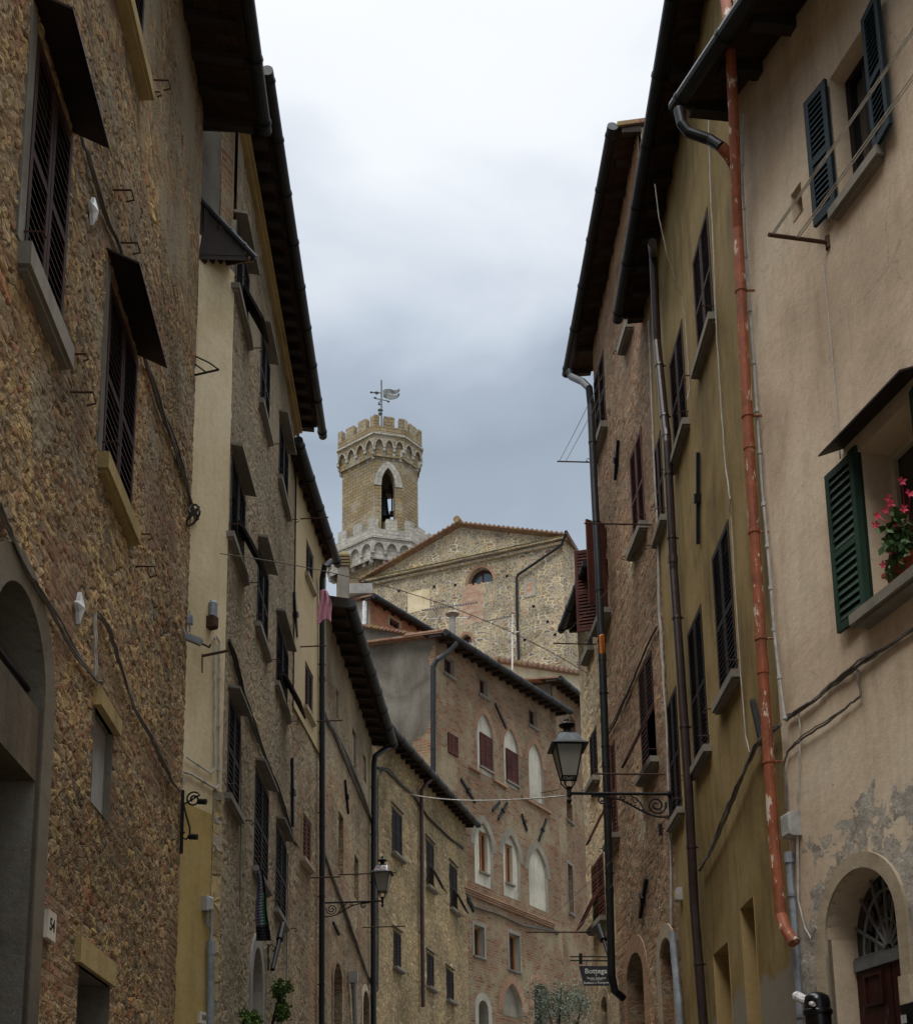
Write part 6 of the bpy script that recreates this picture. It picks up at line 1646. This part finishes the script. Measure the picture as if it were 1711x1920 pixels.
# ============================================================ plants
def leafmat(name, c1, c2):
    M = Mt(name); col = M.ramp(M.noise(M.obj(), 9, 3), [c1, c2]); return M.fin(col, .6, spec=.4)
m_leafg = leafmat('fresh_green_leaves', (.04, .085, .012), (.11, .18, .025)); m_leafo = leafmat('olive_leaves', (.05, .07, .045), (.14, .17, .12)); m_leafd = leafmat('geranium_leaves', (.03, .075, .02), (.07, .13, .04))
m_flower = paint('pink_red_flowers', (.55, .03, .07), wear=0)
def leaves(mb, c, rx, ry, rz, n, sz, shape=2.2, lump=None):
    cl = [Vector((R.uniform(-1, 1) * rx * .8, R.uniform(-1, 1) * ry * .8, R.uniform(-1, 1) * rz * .85)) for _ in range(lump or 14)]
    for i in range(n):
        k = R.choice(cl); p = c + k + Vector((R.gauss(0, rx * .2), R.gauss(0, ry * .2), R.gauss(0, rz * .16)))
        a = Vector((R.gauss(0, 1), R.gauss(0, 1), R.gauss(0, 1))).normalized(); b = a.orthogonal().normalized(); b = (Matrix.Rotation(R.uniform(0, 6.28), 3, a) @ b); l = sz * R.uniform(.7, 1.3); w_ = l / shape
        c2 = a.cross(b)
        mb.quad([p, p + b * l * .5 + c2 * w_ * .5, p + b * l, p + b * l * .5 - c2 * w_ * .5])
def bush(F, px, py, o, rx, rz, n, sz, mat, name, label, cat, stem=True, sh=2.0):
    c = F.w(px, py, o); t = thing(name, (c.x, c.y, c.z - rz), label, cat)
    s = MB(); leaves(s, c, rx, rx * .8, rz, n, sz, sh); s.build('foliage', mat, t)
    s = MB()
    for k in range(7): s.tube([c - UP * rz * 1.05 - F.n3 * o * .5, c + Vector((R.uniform(-.5, .5) * rx, R.uniform(-.5, .5) * rx, R.uniform(-.2, .7) * rz))], [.02, .006], 5)
    s.build('stem', m_wood, t); return t
bush(L2, 530, 1880, .3, .13, .30, 1500, .05, m_leafg, 'climbing_plant', 'bright green bushy plant spilling over a doorway low on the left', 'plant', sh=1.4)
bush(L2, 468, 1918, .3, .12, .14, 500, .05, m_leafg, 'potted_plant', 'small bright green plant at the very bottom left beside the grey arch', 'plant', sh=1.4)
# olive tree at the end of the lane
cO = plan(1052, 1900, 33.1); zg_ = ground_z(0, 33)
ot = thing('olive_tree', (cO.x, cO.y, zg_), 'grey-green olive tree at the foot of the brick house, bottom right of centre', 'tree')
cc = at(1050, 1925, 33.1)
s = MB(); leaves(s, cc, .85, .8, 1.05, 7000, .085, 3.6, lump=34); leaves(s, cc + Vector((0, 0, -1.3)), .9, .9, 1.0, 3000, .085, 3.6, lump=20); s.build('crown', m_leafo, ot)
s = MB(); s.tube([Vector((cO.x, cO.y, zg_)), Vector((cO.x + .1, cO.y, zg_ + 1.2)), cc - UP * 1.2], [.16, .12, .08], 8)
for k in range(16):
    e = cc + Vector((R.uniform(-.8, .8), R.uniform(-.7, .7), R.uniform(-.8, .95))); s.tube([cc - UP * 1.3, (cc - UP * .8).lerp(e, .5) + Vector((R.uniform(-.2, .2), 0, 0)), e], [.06, .03, .008], 5)
s.build('trunk', m_wood, ot)
# flower box in the green window
u0, u1, z0, z1, W = wG
fb = thing('flower_box', R1.p(u0 + .5, z0, -.02), 'terracotta window box with red trailing flowers on the green-shuttered sill', 'flower box')
um = (u0 + u1) / 2 + .02
s = MB(); s.hexa([R1.p(u0 + .08, z0 + .005, -.12), R1.p(um + .02, z0 + .005, -.12), R1.p(um + .02, z0 + .005, .06), R1.p(u0 + .08, z0 + .005, .06), R1.p(u0 + .05, z0 + .16, -.15), R1.p(um + .05, z0 + .16, -.15), R1.p(um + .05, z0 + .16, .09), R1.p(u0 + .05, z0 + .16, .09)])
s.fbox(R1, u0 + .03, um + .07, z0 + .135, z0 + .165, -.17, .11)
m_terra = paint('terracotta', (.28, .07, .035), wear=.2)
s.build('terracotta_trough', m_terra, fb)
s = MB(); cf = R1.w(1702, 1010, .04); leaves(s, cf, .15, .11, .25, 420, .085, 1.7, lump=16)
leaves(s, R1.w(1673, 1085, .08), .05, .05, .06, 50, .06, 1.7, lump=4); s.build('foliage', m_leafd, fb)
s = MB()
for (x, y) in ((1643, 968), (1641, 985), (1664, 935), (1669, 945), (1658, 957), (1690, 903), (1680, 969), (1682, 988), (1675, 1024), (1668, 1036), (1655, 1060), (1705, 925), (1693, 955)):
    c = R1.w(x + R.uniform(-1, 1), y, .16)
    for k in range(5):
        a = k * 1.256 + R.random(); d = Vector((math.cos(a), -.3, math.sin(a))).normalized(); w_ = d.cross(Vector((0, 1, 0))) * .012
        s.quad([c, c + d * .022 + w_, c + d * .045, c + d * .022 - w_])
    s.tube([c, cf.lerp(c, .5) + UP * .02, cf - UP * .05], [.003, .003, .004], 4)
s.build('flower', m_flower, fb)
# newspaper roll, street box, lamp at the bottom right
s = MB(); a, b = R1.w(1493, 1868, .16), R1.w(1525, 1884, .30); s.tube([a, a.lerp(b, .5), b], [.045, .042, .016], 10)
m_news = Mt('newsprint'); m_news = m_news.fin(m_news.ramp(m_news.noise(m_news.obj(), 40, 3), [(.2, .16, .18), (.6, .58, .58), (.68, .66, .66)], pos=[.35, .5, .6]), .9)
solo(s, 'rolled_newspaper', m_news, 'rolled newspaper stuck beside the blue-grey pipe at bottom right', 'newspaper')
c = R1.w(1530, 1866, .2); s = MB(); s.lathe([(0, .03), (.05, .02), (.10, -.01), (.11, -.06), (.11, -1.0), (0, -1.0)], c, 16); s.lathe([(.115, -.12), (.125, -.13), (.125, -.16), (.115, -.17)], c, 16)
m_gloss = metal('glossy_black', (.01, .009, .01), .18, .2)
solo(s, 'rounded_box', m_gloss, 'glossy black rounded box at bottom right beside the newspaper', 'box', smooth=True)
c = R1.w(1706, 1872, .15); s = MB(); q = [R1.p(*R1.hit(1697, 1882, .2), .02)]
u, z = R1.hit(1700, 1905, .15); s.hexa([R1.p(u - .16, z - .14, .0), R1.p(u + .02, z - .14, .0), R1.p(u + .02, z - .14, .16), R1.p(u - .16, z - .14, .16), R1.p(u - .16, z + .14, .0), R1.p(u + .02, z + .14, .0), R1.p(u + .02, z + .08, .20), R1.p(u - .16, z + .08, .20)])
s.mi = 1; s.fbox(R1, u - .06, u - .01, z - .06, z - .0, .2, .215)
solo(s, 'entrance_light_box', [m_iron, m_plast], 'black angular light box at the right edge beside the red door', 'lamp')
# roof things: antennas, flue
def antenna(x, yb, yt, Y, label, arms):
    s = MB(); s.tube([at(x, yb, Y), at(x, yt, Y)], .035, 6)
    for (x0, y0, x1, y1, n, el) in arms:
        a, b = at(x0, y0, Y), at(x1, y1, Y); s.tube([a, b], .02, 5)
        for k in range(n):
            s.mi = 1; p = a.lerp(b, k / (n - 1)); s.tube([p + Vector((-.04, -el, -.09)), p + Vector((.04, el, .09))], .026, 4); s.mi = 0
    return solo(s, 'tv_antenna', [m_white1, m_cabled], label, 'antenna')
antenna(852, 1200, 1130, 45.0, 'television antenna on the palace roof in front of the church, left one', [(794, 1144, 893, 1130, 22, .22), (797, 1160, 880, 1158, 4, .1)])
antenna(960, 1256, 1152, 49.0, 'television antenna on the palace roof in front of the church, right one', [(912, 1165, 958, 1155, 14, .22), (950, 1188, 974, 1184, 3, .1)])
s = MB(); c = at(848, 1196, 43.5); t_ = at(848, 1158, 43.5); s.tube([c, t_], .12, 10); s.lathe([(.26, 0), (.2, .06), (0, .12)], t_ + UP * .12, 12); s.tube([t_, t_ + UP * .14], .05, 6)
solo(s, 'flue_pipe', m_cement, 'metal flue pipe with a dark flat cap on the palace roof', 'flue')
